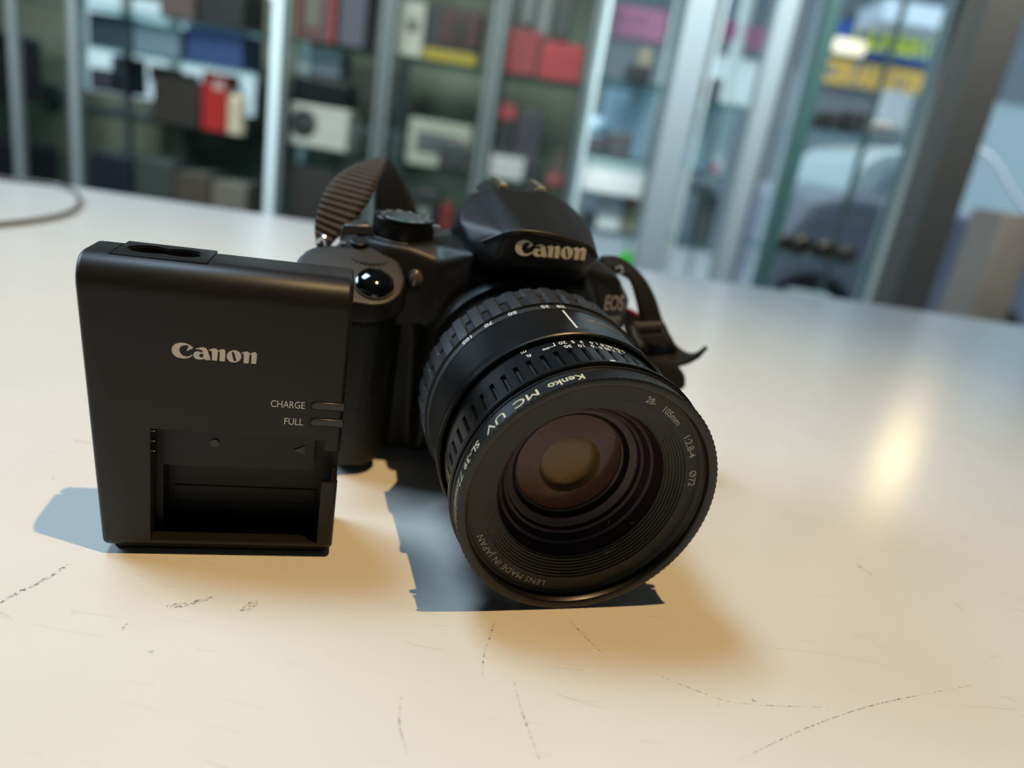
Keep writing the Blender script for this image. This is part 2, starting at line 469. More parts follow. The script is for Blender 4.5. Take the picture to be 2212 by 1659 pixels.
for z in (.0489, .0440):                   # the two light pipes that wrap round the edge
    P = [(.0534 + .00105 - .00105 * sin(a), z + .00105 * cos(a)) for a in [pi * k / 10 for k in range(11)]]
    P = P[:] + [(CW + .0002, z - .00105), (CW + .0002, z + .00105)]
    MB().prism([(x + (-.0004 if x < .06 else 0), zz + (.0003 if zz > z else -.0003)) for x, zz in P], lambda x, zz: (x, .0004, zz), (0, -.00042, 0)).obj('indicator_surround', M_dark, ch)
    MB().prism(P, lambda x, zz: (x, .0006, zz), (0, -.0010, 0)).obj('indicator_light', mat('smoked lens', (40, 38, 36), .25), ch, bevel=.0003, seg=2)
# battery bay details
MB().prism([(.0484, .0327), (.0515, .0341), (.0515, .0313)], lambda x, z: (x + .0008, .0076, z - .001), (0, -.0006, 0)).obj('insertion_arrow', mat('arrow relief', (62, 60, 57), .5), ch)
MB().cyl((.0275, .0076, .0325), (0, -1, 0), .0012, .0006, 20).obj('screw_cap', MATS['arrow relief'], ch)
for z in (.0375, .0345, .0315):
    MB().box((.0122, .0022, z - .00012), (.0129, .004, z + .00012)).obj('contact', M_brass, ch)
MB().box((.0155, .0146, .0100), (.0565, .0152, .0150)).obj('bay_ledge', M_charger, ch, bevel=.0002)
MB().prism([(.0585, .0050), (.0615, .0050), (.0622, .0235), (.0602, .0245), (.0590, .0140)], lambda x, z: (x, .0030, z), (0, .010, 0)).obj('end_stop', M_charger, ch, bevel=.0006)

# ------------------------------------------------------------------ the camera (local mm frame: X right, Y away from the front ring, Z up from the lens axis)
yaw, tilt = .31383, .09546
FW = Vector((sin(yaw) * cos(tilt), -cos(yaw) * cos(tilt), -sin(tilt))); RT = Vector((cos(yaw), sin(yaw), 0)); BK = -FW; UP = RT.cross(BK)
C0 = Vector((.02664, .18225, .03732))
ROOT = C0 + BK * .1 + UP * -.0455
dslr = empty('camera_body', ROOT, 'black digital reflex camera with large zoom lens resting on the counter', 'camera',
             mw=Matrix(((RT.x, BK.x, UP.x, ROOT.x), (RT.y, BK.y, UP.y, ROOT.y), (RT.z, BK.z, UP.z, ROOT.z), (0, 0, 0, 1))))
dslr.name = 'reflex_camera'


def lc(X, Y, Z):
    return Vector((X, Y - 100, Z + 45.5)) / 1000


def pl(px, py, Y):                          # photo point on the local plane at depth Y (mm) -> local mm
    v = ray(px, py); p0 = C0 + BK * (Y / 1000); t = (p0 - CAM).dot(BK) / v.dot(BK); q = CAM + v * t - C0
    return Vector((q.dot(RT) * 1000, Y, q.dot(UP) * 1000))


def plc(px, py, Y):
    return lc(*pl(px, py, Y))


def hullbm(bm, pts):
    t = bmesh.new(); vs = [t.verts.new(lc(*p)) for p in pts]; bmesh.ops.convex_hull(t, input=vs)
    me = bpy.data.meshes.new('h'); t.to_mesh(me); t.free(); bm.from_mesh(me); bpy.data.meshes.remove(me)


def remeshed(name, hulls, m, parent, vox=.0009, it=6):
    bm = bmesh.new()
    for h in hulls:
        hullbm(bm, h)
    loose = [v for v in bm.verts if not v.link_faces]; bmesh.ops.delete(bm, geom=loose, context='VERTS')
    me = bpy.data.meshes.new(name); bm.to_mesh(me); bm.free(); o = bpy.data.objects.new(name, me); COL.objects.link(o); o.parent = parent
    r = o.modifiers.new('r', 'REMESH'); r.mode = 'VOXEL'; r.voxel_size = vox; r.use_smooth_shade = True
    s = o.modifiers.new('s', 'SMOOTH'); s.factor = .5; s.iterations = it
    bake(o); o.data.materials.clear(); o.data.materials.append(m)
    for p in o.data.polygons: p.use_smooth = True
    return o


def rbox(x0, x1, y0, y1, z0, z1, c=3):      # chamfered block points
    P = []
    for x, sx in ((x0, 1), (x1, -1)):
        for y, sy in ((y0, 1), (y1, -1)):
            for z, sz in ((z0, 1), (z1, -1)):
                P += [(x + c * sx, y + c * sy, z), (x + c * sx, y, z + c * sz), (x, y + c * sy, z + c * sz)]
    return P


def disc(cx, cy, z, r, n=16, sq=1.0, dz=(0, 0)):
    return [(cx + r * cos(2 * pi * i / n), cy + r * sq * sin(2 * pi * i / n), z + dz[0] * cos(2 * pi * i / n) + dz[1] * sin(2 * pi * i / n)) for i in range(n)]


core = rbox(-68, 47.5, 98, 132, -45.5, 31, 5) + [(-60, 108, 37), (-60, 128, 37), (24, 104, 41), (24, 128, 41), (40, 108, 36), (40, 128, 36)]
mount = [(-31, 90, -38), (31, 90, -38), (-34, 99, -44), (34, 99, -44), (-37, 98, 20), (38, 98, 16), (-22, 90, 33), (22, 90, 33), (-33, 90, 10), (33, 90, 8), (-24, 100, 41), (24, 100, 41), (-30, 90, 26), (30, 91, 24)]
shoulderR = [(24, 96, 38), (26, 93, 5), (43, 99, 27), (47, 104, 20), (47, 104, -30), (30, 94, -38), (41, 102, 34), (28, 110, 42), (47, 115, 30)]
deckL = disc(-44, 113, 38.5, 15) + [(-66, 104, 31), (-66, 122, 34), (-20, 106, 41), (-20, 126, 41), (-54, 95, 28), (-24, 92, 34), (-50, 92.5, 22), (-40, 91.6, 25), (-26, 90, 14), (-52, 96, 8)]
saddle = [(-40, 96, 32), (-30, 92, 33), (-20, 90, 41), (-22, 110, 43), (-44, 112, 38.5), (-38, 98, 5), (-24, 90, 12)]
remeshed('body_shell', [core, mount, shoulderR, deckL, saddle], M_body, dslr, .0008, 22)

grip = disc(-57, 93, -41, 11, 16, 1.0) + disc(-57, 91, 15, 11.5, 16, 1.0) + disc(-57, 96, 24, 12, 16, 1.1) + disc(-57, 96, -45.0, 8)
gripback = rbox(-70, -40, 96, 108, -44, 24, 4)
remeshed('grip', [grip, gripback], M_rubber, dslr, .0009, 6)
# plastic pod that carries the shutter button
pod = disc(-56, 88.5, 22.5, 13.0, 24, .95, (0, 5)) + disc(-56, 89, 30.0, 11.8, 24, 1.0, (0, 6.3)) + disc(-70, 89, 22, 11.5, 16, 1, (0, 5)) + disc(-70, 89, 29.5, 11, 16, 1, (0, 6)) + disc(-58, 104, 32, 12, 16)
remeshed('shutter_pod', [pod], M_body, dslr, .0006, 8)
sn = Vector((0, -.47, .88)).normalized()
sc = pl(809, 611, 85.2)
MB().cyl(lc(sc.x, sc.y + .3, sc.z - .9), sn, .0069, .0010, 48).obj('shutter_ring', M_black2, dslr, smooth=True)
bmv = []; n = 40; rings = 10; bF = []
a_ = sn.orthogonal().normalized(); b_ = sn.cross(a_); cc = lc(sc.x, sc.y, sc.z - .2)
for i in range(rings + 1):
    t = (i / rings) * pi / 2; rr = .0067 * sin(t); hh = .0031 * cos(t)
    for k in range(n):
        bmv.append(cc + sn * hh + a_ * rr * cos(2 * pi * k / n) + b_ * rr * sin(2 * pi * k / n))
bF = [(i * n + k, (i + 1) * n + k, (i + 1) * n + (k + 1) % n, i * n + (k + 1) % n) for i in range(rings) for k in range(n)]
link_mesh('shutter_button', bmv, bF, mat('piano black', (6, 7, 7), .07, coat=1), dslr, smooth=True, auto=80)

# prism hump with its overhanging brow
h = lambda px, py, Y: tuple(pl(px, py, Y))
hump = [h(1048, 418, 113), h(1066, 405, 113), h(1178, 413, 113), h(1212, 424, 113),
        h(1092, 505, 80), h(1135, 500, 79), h(1200, 510, 78.5), h(1262, 530, 78.5), h(1284, 545, 79.5),
        h(1070, 560, 81), h(1110, 575, 80), h(1290, 572, 81), h(1262, 582, 80), h(1288, 556, 80),
        h(1005, 432, 114), h(1022, 421, 113.5), h(992, 455, 110), h(1004, 505, 98), h(1035, 528, 90), h(1050, 500, 92), h(1030, 450, 106), h(990, 478, 104), h(1010, 525, 94), h(1240, 450, 112), h(1275, 490, 98), h(1292, 545, 90),
        (-18, 130, 54), (14, 130, 54), (-24, 130, 36), (20, 130, 36), (-20, 100, 30), (22, 100, 30)]
hump_o = remeshed('viewfinder_hump', [hump], M_body, dslr, .0007, 34)
# brow lip line
lip = [plc(1040, 523, 87.5), plc(1062, 514, 84), plc(1092, 503.5, 80.2), plc(1135, 499, 79), plc(1200, 508.5, 78.4), plc(1262, 528.5, 78.4), plc(1283, 542, 79.4), plc(1290, 556, 81)]
MB().tube(smoothline(lip, 5), .0005, 8).obj('brow_edge', M_body, dslr, smooth=True)
# word mark on the brow
q0, q1 = pl(1113, 534, 79.4), pl(1265, 546, 77.7)
qa = (q1 - q0); wl = qa.length; qa.normalize(); qu = Vector((0, .12, 1)); qu = (qu - qa * qu.dot(qa)).normalized(); qn = qa.cross(qu); qc = (q0 + q1) / 2
mb = MB(); logo_mesh(mb, lambda u, v, w: lc(*(qc + qa * (u * wl) + qu * (v * wl * 1.12) + qn * (w * 1.7 - 1.2))))
mb.obj('brand_lettering', M_logo2, dslr)
# accessory shoe rails
for p, q in (((1060, 392), (1090, 407)), ((1143, 398), (1172, 414))):
    a = plc(*q, 113) + Vector((0, 0, .0008)); b = Vector((a.x, a.y + .016, a.z - .0006))
    MB().box((a.x - .0016, a.y, a.z - .0006), (a.x + .0016, b.y, a.z + .0006)).box((a.x - .0020, a.y + .001, a.z - .004), (a.x - .0006, b.y, a.z - .0005)).obj('hot_shoe_rail', mat('shoe metal', (165, 150, 125), .3, metal=1), dslr, bevel=.0002)
MB().prism([(0, 0), (3.2, 3.2), (3.2, 0)], lambda u, v: lc(pl(1046, 418, 113).x + u, 113, pl(1046, 418, 113).z - 1 + v), (0, .016, 0)).obj('hot_shoe_base', M_black2, dslr)

# mode dial
dc = Vector((-43.5, 113, 38.5))
M_dial = mat('dial black', (12, 12, 13), .28, spec=.25)
MB().cyl(lc(dc.x, dc.y, dc.z - 2), (0, 0, 1), .0124, .0026, 64).obj('dial_collar', M_black2, dslr, smooth=True, bevel=.0005)
mb = MB(); n = 120
for zz in range(8):
    pass
P = [(10.6, 0), (10.9, .3), (10.9, 6.6), (10.5, 7.4), (9.9, 7.6), (9.6, 7.2), (0.01, 7.2)]
V = []
for i, (r_, z_) in enumerate(P):
    for k in range(n):
        rr = r_ + (.12 if (k % 2 and r_ > 10.8) else 0); V.append(lc(dc.x + rr * cos(2 * pi * k / n), dc.y + rr * sin(2 * pi * k / n), dc.z + z_))
F = [(i * n + k, i * n + (k + 1) % n, (i + 1) * n + (k + 1) % n, (i + 1) * n + k) for i in range(len(P) - 1) for k in range(n)]
dial = link_mesh('mode_dial', V, F, M_dial, dslr, smooth=True)
mb = MB()
for i in range(6):                          # knurled bands round the dial
    z_ = dc.z + 1.0 + i * .95
    for k in range(0, 90):
        t = 2 * pi * k / 90 + (.035 if i % 2 else 0)
        c = lc(dc.x + 10.95 * cos(t), dc.y + 10.95 * sin(t), z_)
        mb.box((c.x - .00016, c.y - .00016, c.z - .0002), (c.x + .00016, c.y + .00016, c.z + .0002))
mb.obj('knurling', M_black, dial)
mb = MB(); mg = MB()
for k, tx in enumerate(['A+', 'CA', 'P', 'Tv', 'Av', 'M', 'B', 'S', 'F', 'L', 'R', 'O']):
    t = radians(250 - k * 30); ct, st = cos(t), sin(t)
    tgt = mg if tx in ('A+',) else mb
    text_flat(tgt, tx, 2.4, lambda u, v, ct=ct, st=st: lc(dc.x + (7.9 + v) * ct + u * st, dc.y + (7.9 + v) * st - u * ct, dc.z + 7.42))
mb.obj('dial_symbols', mat('dial print', (205, 212, 214), .4), dial)
mg.obj('dial_auto_symbol', mat('green print', (40, 190, 130), .4), dial)
# switches and small buttons on the top plate
p = pl(775, 488, 112); MB().add(*[(lambda q: ([lc(*x) for x in q], [(0, 1, 2, 3), (4, 7, 6, 5), (0, 4, 5, 1), (1, 5, 6, 2), (2, 6, 7, 3), (3, 7, 4, 0)]))(
    [(p.x - 7, 108, p.z - 3), (p.x + 5, 108, p.z - 2), (p.x + 4, 114, p.z - 1), (p.x - 2, 115, p.z - 1), (p.x - 6, 109, p.z + .5), (p.x + 4, 109, p.z + 1.5), (p.x + 3, 113, p.z + 2), (p.x - 1, 114, p.z + 2)])][0]).obj('power_switch', mat('dark grey paint', (60, 64, 68), .3), dslr, bevel=.0006)
p = pl(740, 533, 103); MB().cyl(lc(p.x, p.y, p.z - 1.2), (0, -.2, 1), .0011, .0030, 16).obj('speedlight_dot', M_silver, dslr, smooth=True)
p = pl(775, 527, 103); MB().cyl(lc(p.x, p.y, p.z - 2.0), (0, -.25, 1), .0030, .0036, 32).obj('function_button', M_black2, dslr, bevel=.0004)
mb = MB(); text_flat(mb, 'MENU', 2.2, lambda u, v: plc(748 + u * 7, 508 - v * 6, 106) + Vector((0, -.0004, .0006))); bpy.context.view_layer.update()
mb = MB(); R_ = 8.6                          # command wheel, toothed
p = pl(800, 560, 98)
for k in range(36):
    t = 2 * pi * k / 36; c = Vector((p.x - .5 + R_ * cos(t), 101.5 + R_ * .9 * sin(t), p.z - 1.0))
    mb.cyl(lc(c.x, c.y, c.z - .1 + (c.y - 101.5) * .25), (0, -.3, 1), .0005, .0032, 6)
mb.cyl(lc(p.x - .5, 101.5, p.z - 1.5), (0, -.3, 1), .0080, .0036, 48)
mb.obj('command_wheel', M_black2, dslr, smooth=True)
p = pl(942, 487, 106); MB().box(tuple(lc(p.x - 1.3, 104, p.z - .8)), tuple(lc(p.x + 1.3, 106, p.z + .2))).obj('dial_index_mark', M_silver, dslr)
p = pl(898, 604, 93); bmv = []
MB().cyl(lc(p.x, p.y + 1.6, p.z), (0, -1, .25), .0031, .0020, 32).obj('lamp_bezel', M_black2, dslr, bevel=.0004)
MB().cyl(lc(p.x, p.y - .3, p.z + .4), (0, -1, .25), .0026, .0010, 32, r2=.0014).obj('focus_assist_lamp', mat('clear lamp', (95, 88, 84), .08, coat=1), dslr, smooth=True)
# model lettering at the camera's left shoulder
from mathutils.bvhtree import BVHTree
bpy.context.view_layer.update()
shell_o = bpy.data.objects['body_shell']; bvh = BVHTree.FromPolygons([v.co.copy() for v in shell_o.data.vertices], [tuple(p.vertices) for p in shell_o.data.polygons])
mb = MB(); q = pl(1327, 654, 99)


def onshell(X, Z):
    o_ = lc(X, 60, Z); hit = bvh.ray_cast(o_, Vector((0, 1, 0)))
    return (hit[0] + hit[1] * .00012) if hit[0] is not None and hit[0].y < .02 else lc(X, 104, Z)


text_flat(mb, 'EOS', 8.0, lambda u, v: onshell(q.x - .6 + u * .66, q.z + v), .16, .95, 1.0)
text_flat(mb, '1200D', 5.4, lambda u, v: onshell(q.x - .2 + u * .58, q.z - 7.2 + v), .10, .95, 1)
mb.obj('model_lettering', M_grayp, dslr)

# ------------------------------------------------------------------ the lens
lens = bpy.data.objects.new('zoom_lens', None); COL.objects.link(lens); lens.parent = dslr; lens['label'] = 'black zoom lens with white distance and focal length markings'


def lp(r_, Y, ph):
    return lc(r_ * sin(ph), Y, r_ * cos(ph))


def lathe(name, prof_, m, n=180, mod=None, parent=lens, smooth=True, auto=30, slot=None):
    V = []; F = []
    for i, (Y, r_) in enumerate(prof_):
        for k in range(n):
            rr = mod(i, k, r_) if mod else r_
            V.append(lp(rr, Y, 2 * pi * k / n))
    for i in range(len(prof_) - 1):
        F += [(i * n + k, i * n + (k + 1) % n, (i + 1) * n + (k + 1) % n, (i + 1) * n + k) for k in range(n)]
    o = link_mesh(name, V, F, m, parent, smooth=smooth, auto=auto)
    if slot:
        o.data.materials.append(slot[0])
        for q, p_ in enumerate(o.data.polygons):
            if slot[1](q // n, q % n): p_.material_index = 1
    return o


M_slot = mat('slot shade black', (7, 7, 8), .5)  # darker colour on the slot faces, recess shade painted in


# filter: knurled front edge, printed rim, inner thread wall, flat pane
M_filt = mat('filter rim', (18, 17, 17), .35, bump=(3000, .1, .00003))
lathe('filter_ring', [(.4, 34.9), (.1, 35.3), (0, 35.8), (0, 36.7), (.2, 37.25), (.9, 37.25), (1.1, 36.95), (6.2, 37.15), (6.5, 37.5), (7.1, 37.5), (7.3, 36.8), (7.6, 36)], M_filt, 480,
      lambda i, k, r_: r_ + (.16 if (i in (4, 5) and k % 4 < 2) else 0))
lathe('filter_inner_wall', [(.4, 34.9), (.8, 34.7), (1.6, 34.5), (1.7, 34.9), (2.2, 34.5), (2.3, 34.9), (2.9, 34.5), (3.0, 34.9), (3.4, 34.3)], M_filt, 180)
lathe('filter_glass', [(1.45, 34.6), (1.45, 0.01)], glassmat('filter glass', (.96, .95, .93), .0, .0), 96)
lathe('hood_flange', [(7.2, 36.2), (8.0, 36.4), (8.0, 37.6), (8.3, 38.1), (9.4, 38.1), (9.7, 37.6), (10, 36)], M_lens, 240)
# slot and white index dot in the flange
MB().add([lp(38.2, Y, radians(a)) for Y in (8.3, 9.4) for a in (-9, -6, -3, 0)], [(0, 1, 5, 4), (1, 2, 6, 5), (2, 3, 7, 6)]).obj('bayonet_slot', M_dark, lens)
MB().add([lp(38.25, Y, radians(a)) for Y in (8.5, 9.2) for a in (-1.1, 1.1)], [(0, 1, 3, 2)]).obj('hood_index_mark', M_white, lens)
NF = 56


def fmod(i, k, r_):
    s_ = k % 8
    return r_ - (1.1 if (s_ in (1, 2) and i in (2, 3, 4, 5)) else 0)


lathe('focus_ring', [(9.6, 36.0), (10.3, 36.0), (10.4, 36.0), (15, 36.0), (20, 36.0), (21.9, 36.0), (22.0, 36.0), (28.3, 36.1), (28.8, 35.2), (31, 35.2)], M_lens, NF * 8, fmod, auto=25, slot=(M_slot, lambda i, k: k % 8 in (1,) and 2 <= i <= 4))
lathe('barrel', [(31, 36.4), (29.2, 36.7), (28.5, 37.2), (28.5, 37.7), (29.0, 38.0), (31.2, 38.0), (32.6, 37.5), (34, 37.35), (49.0, 37.5), (49.3, 37.2), (49.6, 37.2)], M_lens, 240)
NZ = 38


def zmod(i, k, r_):
    s_ = k % 10
    return r_ - (1.1 if (s_ < 4 and i in (4, 5)) else 0) - (.5 if (s_ < 4 and i in (6, 7)) else 0)


lathe('zoom_ring', [(49.4, 37.0), (49.6, 37.6), (52.4, 37.7), (52.5, 38.5), (53.0, 38.6), (60.2, 38.6), (60.6, 38.6), (66.6, 38.5), (67.0, 37.8), (67.6, 36)], M_lensr, NZ * 10, zmod, auto=25, slot=(M_slot, lambda i, k: k % 10 in (0, 1, 2) and 3 <= i <= 5))
lathe('lens_rear', [(67, 36.5), (69, 36.5), (71, 35), (75, 33), (82, 32.5), (90, 32)], M_lens, 120)
lathe('mount_ring', [(84, 31), (84, 34.5), (86, 35.2), (92, 35.5)], M_black2, 120)


def ringtext(mb, txt, size, R_, Y, deg, outer=True, space=1.0, sx=1.0, bold=0):
    """outer: on the barrel, tops towards the front; else on the front face reading clockwise, tops outward"""
    V, F = text2d(txt, size, bold, space); p0 = radians(deg)
    if outer:
        mb.add([lp(R_, Y - v, p0 - u * sx / R_) for u, v in V], F)
    else:
        mb.add([lp(R_ + v, Y, p0 + u * sx / R_) for u, v in V], F)


mb = MB()
for t, a in (('28', -1.5), ('35', -9.3), ('50', -25.3), ('70', -37.6), ('105', -49.8)):
    ringtext(mb, t, 2.9, 37.78, 51.1, a, bold=.05)
mb.obj('focal_length_numbers', M_white, lens)
mb = MB()
for t, a, Y in (('20', -12.4, 26.6), ('5', -7.6, 26.6), ('3', -3.6, 26.4), ('1.5', 2.3, 26.1), ('0.8', 7.4, 25.6), ('0.6', 11.6, 25.4), ('0.5', 15.6, 25.2),
                ('30', -11.2, 23.9), ('10', -4.9, 23.7), ('6', .2, 23.6), ('3.5', 5.2, 23.2), ('2.5', 9.0, 23.0), ('2', 13.6, 23.0), ('m', -30.3, 27.4), ('ft', -29.2, 24.4), ('∞', -21, 24.9)):
    ringtext(mb, t, 2.5, 36.12, Y, a, sx=.95, bold=.03)
mb.add([lp(36.12, Y, radians(a)) for Y, a in ((25.0, -19.6), (25.3, -19.6), (25.6, -16.2), (25.3, -16.2))], [(0, 1, 2, 3)])
mb.add([lp(36.12, Y, radians(a)) for Y, a in ((25.3, -16.6), (25.3, -16.1), (27.4, -16.1), (27.4, -16.6))], [(0, 1, 2, 3)])
mb.obj('distance_scale', M_white, lens)
mb = MB(); V = []
K = 10
for i in range(K + 1):
    Y = 34.0 + (48.2 - 34.0) * i / K
    for a in (-1.9, -.9): V.append(lp(37.35 + .15 * (Y - 34) / 15 + .06, Y, radians(a - .5)))
mb.add(V, [(2 * i, 2 * i + 1, 2 * i + 3, 2 * i + 2) for i in range(K)]).obj('index_line', M_white, lens)
mb = MB(); ringtext(mb, 'ASPHERICAL', 2.6, 37.5, 42.5, 17.5, bold=0); mb.obj('lens_type_lettering', M_gold, lens)
M_fprint = mat('filter print', (205, 200, 170), .5)
mb = MB()
ringtext(mb, 'Kenko', 3.9, 37.15, 3.2, -22.3, bold=.04, sx=.95)
ringtext(mb, 'MC', 4.2, 37.15, 3.3, -39.5, sx=1.25)
ringtext(mb, 'UV', 4.2, 37.15, 3.3, -54.8, sx=1.3)
ringtext(mb, 'SL-39', 3.4, 37.15, 3.2, -71.5, sx=1.1, bold=.06)
ringtext(mb, '72mm', 3.8, 37.15, 3.2, -88, sx=1.1, bold=.06)
mb.obj('filter_lettering', M_fprint, lens)

# inner front: name ring, stepped ridges, front element and what lies behind it
M_ring = mat('lens name ring', (36, 37, 38), .5)
lathe('name_ring', [(2.8, 35.4), (3.4, 34.3), (3.5, 34.0), (3.9, 33.6), (4.2, 29.9)], M_ring, 180)
mb = MB()
ringtext(mb, '28-', 2.6, 31.6, 3.95, 21.5, False, bold=.03)
ringtext(mb, '105mm', 2.6, 31.6, 3.95, 36.5, False, bold=.04)
ringtext(mb, '1:2.8-4', 3.0, 31.6, 3.95, 59, False, bold=.03)
ringtext(mb, 'Ø72', 3.0, 31.6, 3.95, 79.5, False, bold=.03)
mb.obj('name_ring_lettering', mat('name print', (190, 188, 182), .5), lens); mb = MB()
ringtext(mb, 'LENS MADE IN JAPAN', 2.6, 31.6, 3.95, -142.5, False, sx=1.12, space=1.05)
mb.obj('origin_lettering', mat('name print', (190, 188, 182), .5), lens)
steps = []
for i in range(7):
    r_ = 29.9 - i * .72; Y = 4.2 + i * .5
    steps += [(Y, r_), (Y, r_ - .5), (Y + .45, r_ - .58)]
steps += [(7.9, 24.6), (8.6, 24.4)]
lathe('ridged_cone', steps, M_ring, 180, auto=20)
# front glass: shallow dome
domeP = [(7.9 - 2.3 * cos(a) ** 1.0 + 2.3 * 0, 24.5 * sin(a)) for a in [pi / 2 * k / 14 for k in range(1, 15)]]
domeP = [(8.4 - 3.4 * (1 - (r_ / 24.5) ** 2), r_) for r_ in (24.5, 23, 21, 18, 15, 12, 9, 6, 3, .01)]
lathe('front_glass', domeP, glassmat('coated glass', (.92, .87, .90), .0, .0), 120)
M_in1 = mat('inner grey ring', (92, 90, 94), .5); M_in2 = mat('inner dark wall', (42, 34, 42), .4); M_in3 = mat('inner black ring', (12, 13, 18), .4)  # base colours lightened to include the veil reflected by the glass
lathe('inner_wall', [(8.8, 24.4), (10.5, 23.6), (12, 23.2), (12.4, 22.4), (14.5, 21.2), (14.8, 20.4), (16.2, 20.0), (16.3, 19.6)], M_in2, 160)
lathe('inner_grey_ring', [(16.4, 19.7), (16.6, 19.4), (17.6, 18.0)], M_in1, 160)
lathe('inner_black_ring', [(17.6, 18.0), (19.4, 17.0), (19.6, 16.6)], M_in3, 160)
lathe('bright_edge_ring', [(19.6, 16.7), (19.4, 16.55), (19.6, 16.3), (20.0, 16.2)], mat('ring edge', (95, 88, 84), .35), 160)
M_amb = mat('amber coating reflection', (90, 66, 52), .22, coat=.3)  # opaque; the coating's amber reflection is put into the colour
lathe('second_element', [(20.2 - 1.6 * (1 - (r_ / 16.3) ** 2) + (3 if r_ < 10.5 else 0) * 0, r_) for r_ in (16.3, 14.5, 12.8, 11, 9.5)], M_amb, 120)
lathe('inner_element', [(19.15, 9.5), (19.6, 9.3), (22, 9.0), (21.4, 7.5), (21.1, 5), (21.0, .01)], mat('olive coating reflection', (136, 116, 70), .3, coat=.3), 120)  # opaque too, olive coating reflection as base colour

# lint on the filter pane
mb = MB(); rl = random.Random(3)
for k in range(34):
    a0, r_0 = rl.uniform(0, 2 * pi), 33 * rl.uniform(.15, .98); x0_, z0_ = r_0 * cos(a0), r_0 * sin(a0); th_ = rl.uniform(0, 2 * pi); L_ = rl.choice((.25, .4, .3, 1.6)); cv_ = rl.uniform(-1.2, 1.2)
    pts = [lc(x0_ + L_ * t * cos(th_ + cv_ * t), 1.36, z0_ + L_ * t * sin(th_ + cv_ * t)) for t in (0, .33, .66, 1)]
    mb.tube(pts, .00004, 4)
o = mb.obj('lint', mat('lint', (150, 145, 135), .7), lens); o['kind'] = 'stuff'

# ------------------------------------------------------------------ the neck strap
def ribbon(name, rows, m, parent, thick=.0016, k=6, uvs=26):
    A = smoothline([a for a, b in rows], k); B = smoothline([b for a, b in rows], k); V = []; F = []; nW = 6
    for a, b in zip(A, B):
        for j in range(nW + 1): V.append(a.lerp(b, j / nW))
    n = nW + 1
    for i in range(len(A) - 1):
        for j in range(nW): F.append((i * n + j, i * n + j + 1, (i + 1) * n + j + 1, (i + 1) * n + j))
    me = bpy.data.meshes.new(name); me.from_pydata([tuple(v) for v in V], [], F)
    uv = me.uv_layers.new(name='UVMap')
    Ls = [0]
    for i in range(1, len(A)): Ls.append(Ls[-1] + ((A[i] - A[i - 1]).length + (B[i] - B[i - 1]).length) / 2)
    for li, lo in enumerate(me.loops):
        i, j = divmod(lo.vertex_index, n); uv.data[li].uv = (j / nW * .3, Ls[i] * 1000 / uvs)
    me.materials.append(m); o = bpy.data.objects.new(name, me); COL.objects.link(o); o.parent = parent
    s_ = o.modifiers.new('s', 'SOLIDIFY'); s_.thickness = thick; s_.offset = 0
    for p_ in me.polygons: p_.use_smooth = True
    return o


rowsL = [((684, 530, 117), (708, 540, 116)), ((680, 497, 121), (722, 520, 118)), ((686, 455, 125), (762, 482, 121)), ((703, 412, 131), (796, 436, 127)),
         ((737, 374, 140), (815, 396, 134)), ((785, 352, 148), (829, 365, 142)), ((826, 341, 155), (836, 346, 150))]
strap = empty('neck_strap', (0, 0, 0)); strap.parent = dslr
strap['label'] = 'black and brown ribbed neck strap with red piping'
ribbon('ribbed_webbing', [(plc(*a), plc(*b)) for a, b in rowsL], M_strap, strap, uvs=9)
rowsL2 = [((833, 341, 154), (828, 350, 150)), ((848, 358, 162), (820, 385, 152)), ((868, 390, 168), (812, 425, 156)), ((892, 440, 172), (812, 470, 160)), ((915, 490, 174), (820, 520, 164))]
ribbon('webbing_underside', [(plc(*a), plc(*b)) for a, b in rowsL2], M_strapd, strap)
for pts in ([(686, 525, 116), (697, 512, 114), (706, 523, 113), (704, 540, 113), (692, 541, 114), (686, 525, 116)],):
    MB().tube(smoothline([plc(*p_) for p_ in pts], 5), .0009, 8).obj('strap_lug', M_steel, dslr, smooth=True)
MB().tube([plc(1326, 577, 112), plc(1340, 573, 113), plc(1343, 586, 113), plc(1333, 590, 112)], .0009, 8).obj('strap_lug', M_steel, dslr, smooth=True)
rowsR = [((1296, 556, 118), (1316, 577, 112)), ((1330, 556, 120), (1338, 590, 113)), ((1362, 574, 121), (1362, 604, 115)), ((1393, 606, 121), (1374, 640, 116)), ((1414, 645, 120), (1382, 680, 116)),
         ((1428, 688, 118), (1386, 706, 115)), ((1440, 718, 115), (1384, 738, 112)), ((1456, 742, 112), (1395, 775, 109)), ((1480, 762, 108), (1440, 790, 104)), ((1503, 765, 104), (1478, 786, 101)), ((1527, 749, 101), (1510, 770, 99))]
ribbon('strap_loop', [(plc(*a), plc(*b)) for a, b in rowsR], M_strapd, strap)
rowsW = [((1344, 666, 132), (1384, 686, 130)), ((1346, 700, 130), (1400, 715, 127)), ((1358, 745, 126), (1425, 745, 122)), ((1376, 785, 122), (1422, 776, 120))]
ribbon('neck_pad', [(plc(*a), plc(*b)) for a, b in rowsW], mat('neck pad fabric', (22, 24, 30), .8, bump=(1500, .5, .0002)), strap, .002)
for pts in ([(1343, 664, 131.5), (1362, 672, 130.6), (1385, 686, 129.5)], [(1377, 783, 121.5), (1400, 779, 120), (1423, 773, 119)]):
    MB().tube(smoothline([plc(*p_) for p_ in pts], 5), .0009, 8).obj('red_piping', M_red, strap, smooth=True)
rowsT = [((1432, 778, 104), (1385, 770, 106)), ((1458, 785, 101), (1402, 800, 103)), ((1478, 810, 98), (1430, 822, 100)), ((1480, 835, 96), (1458, 850, 97))]
ribbon('strap_tail', [(plc(*a), plc(*b)) for a, b in rowsT], M_strapd, strap)
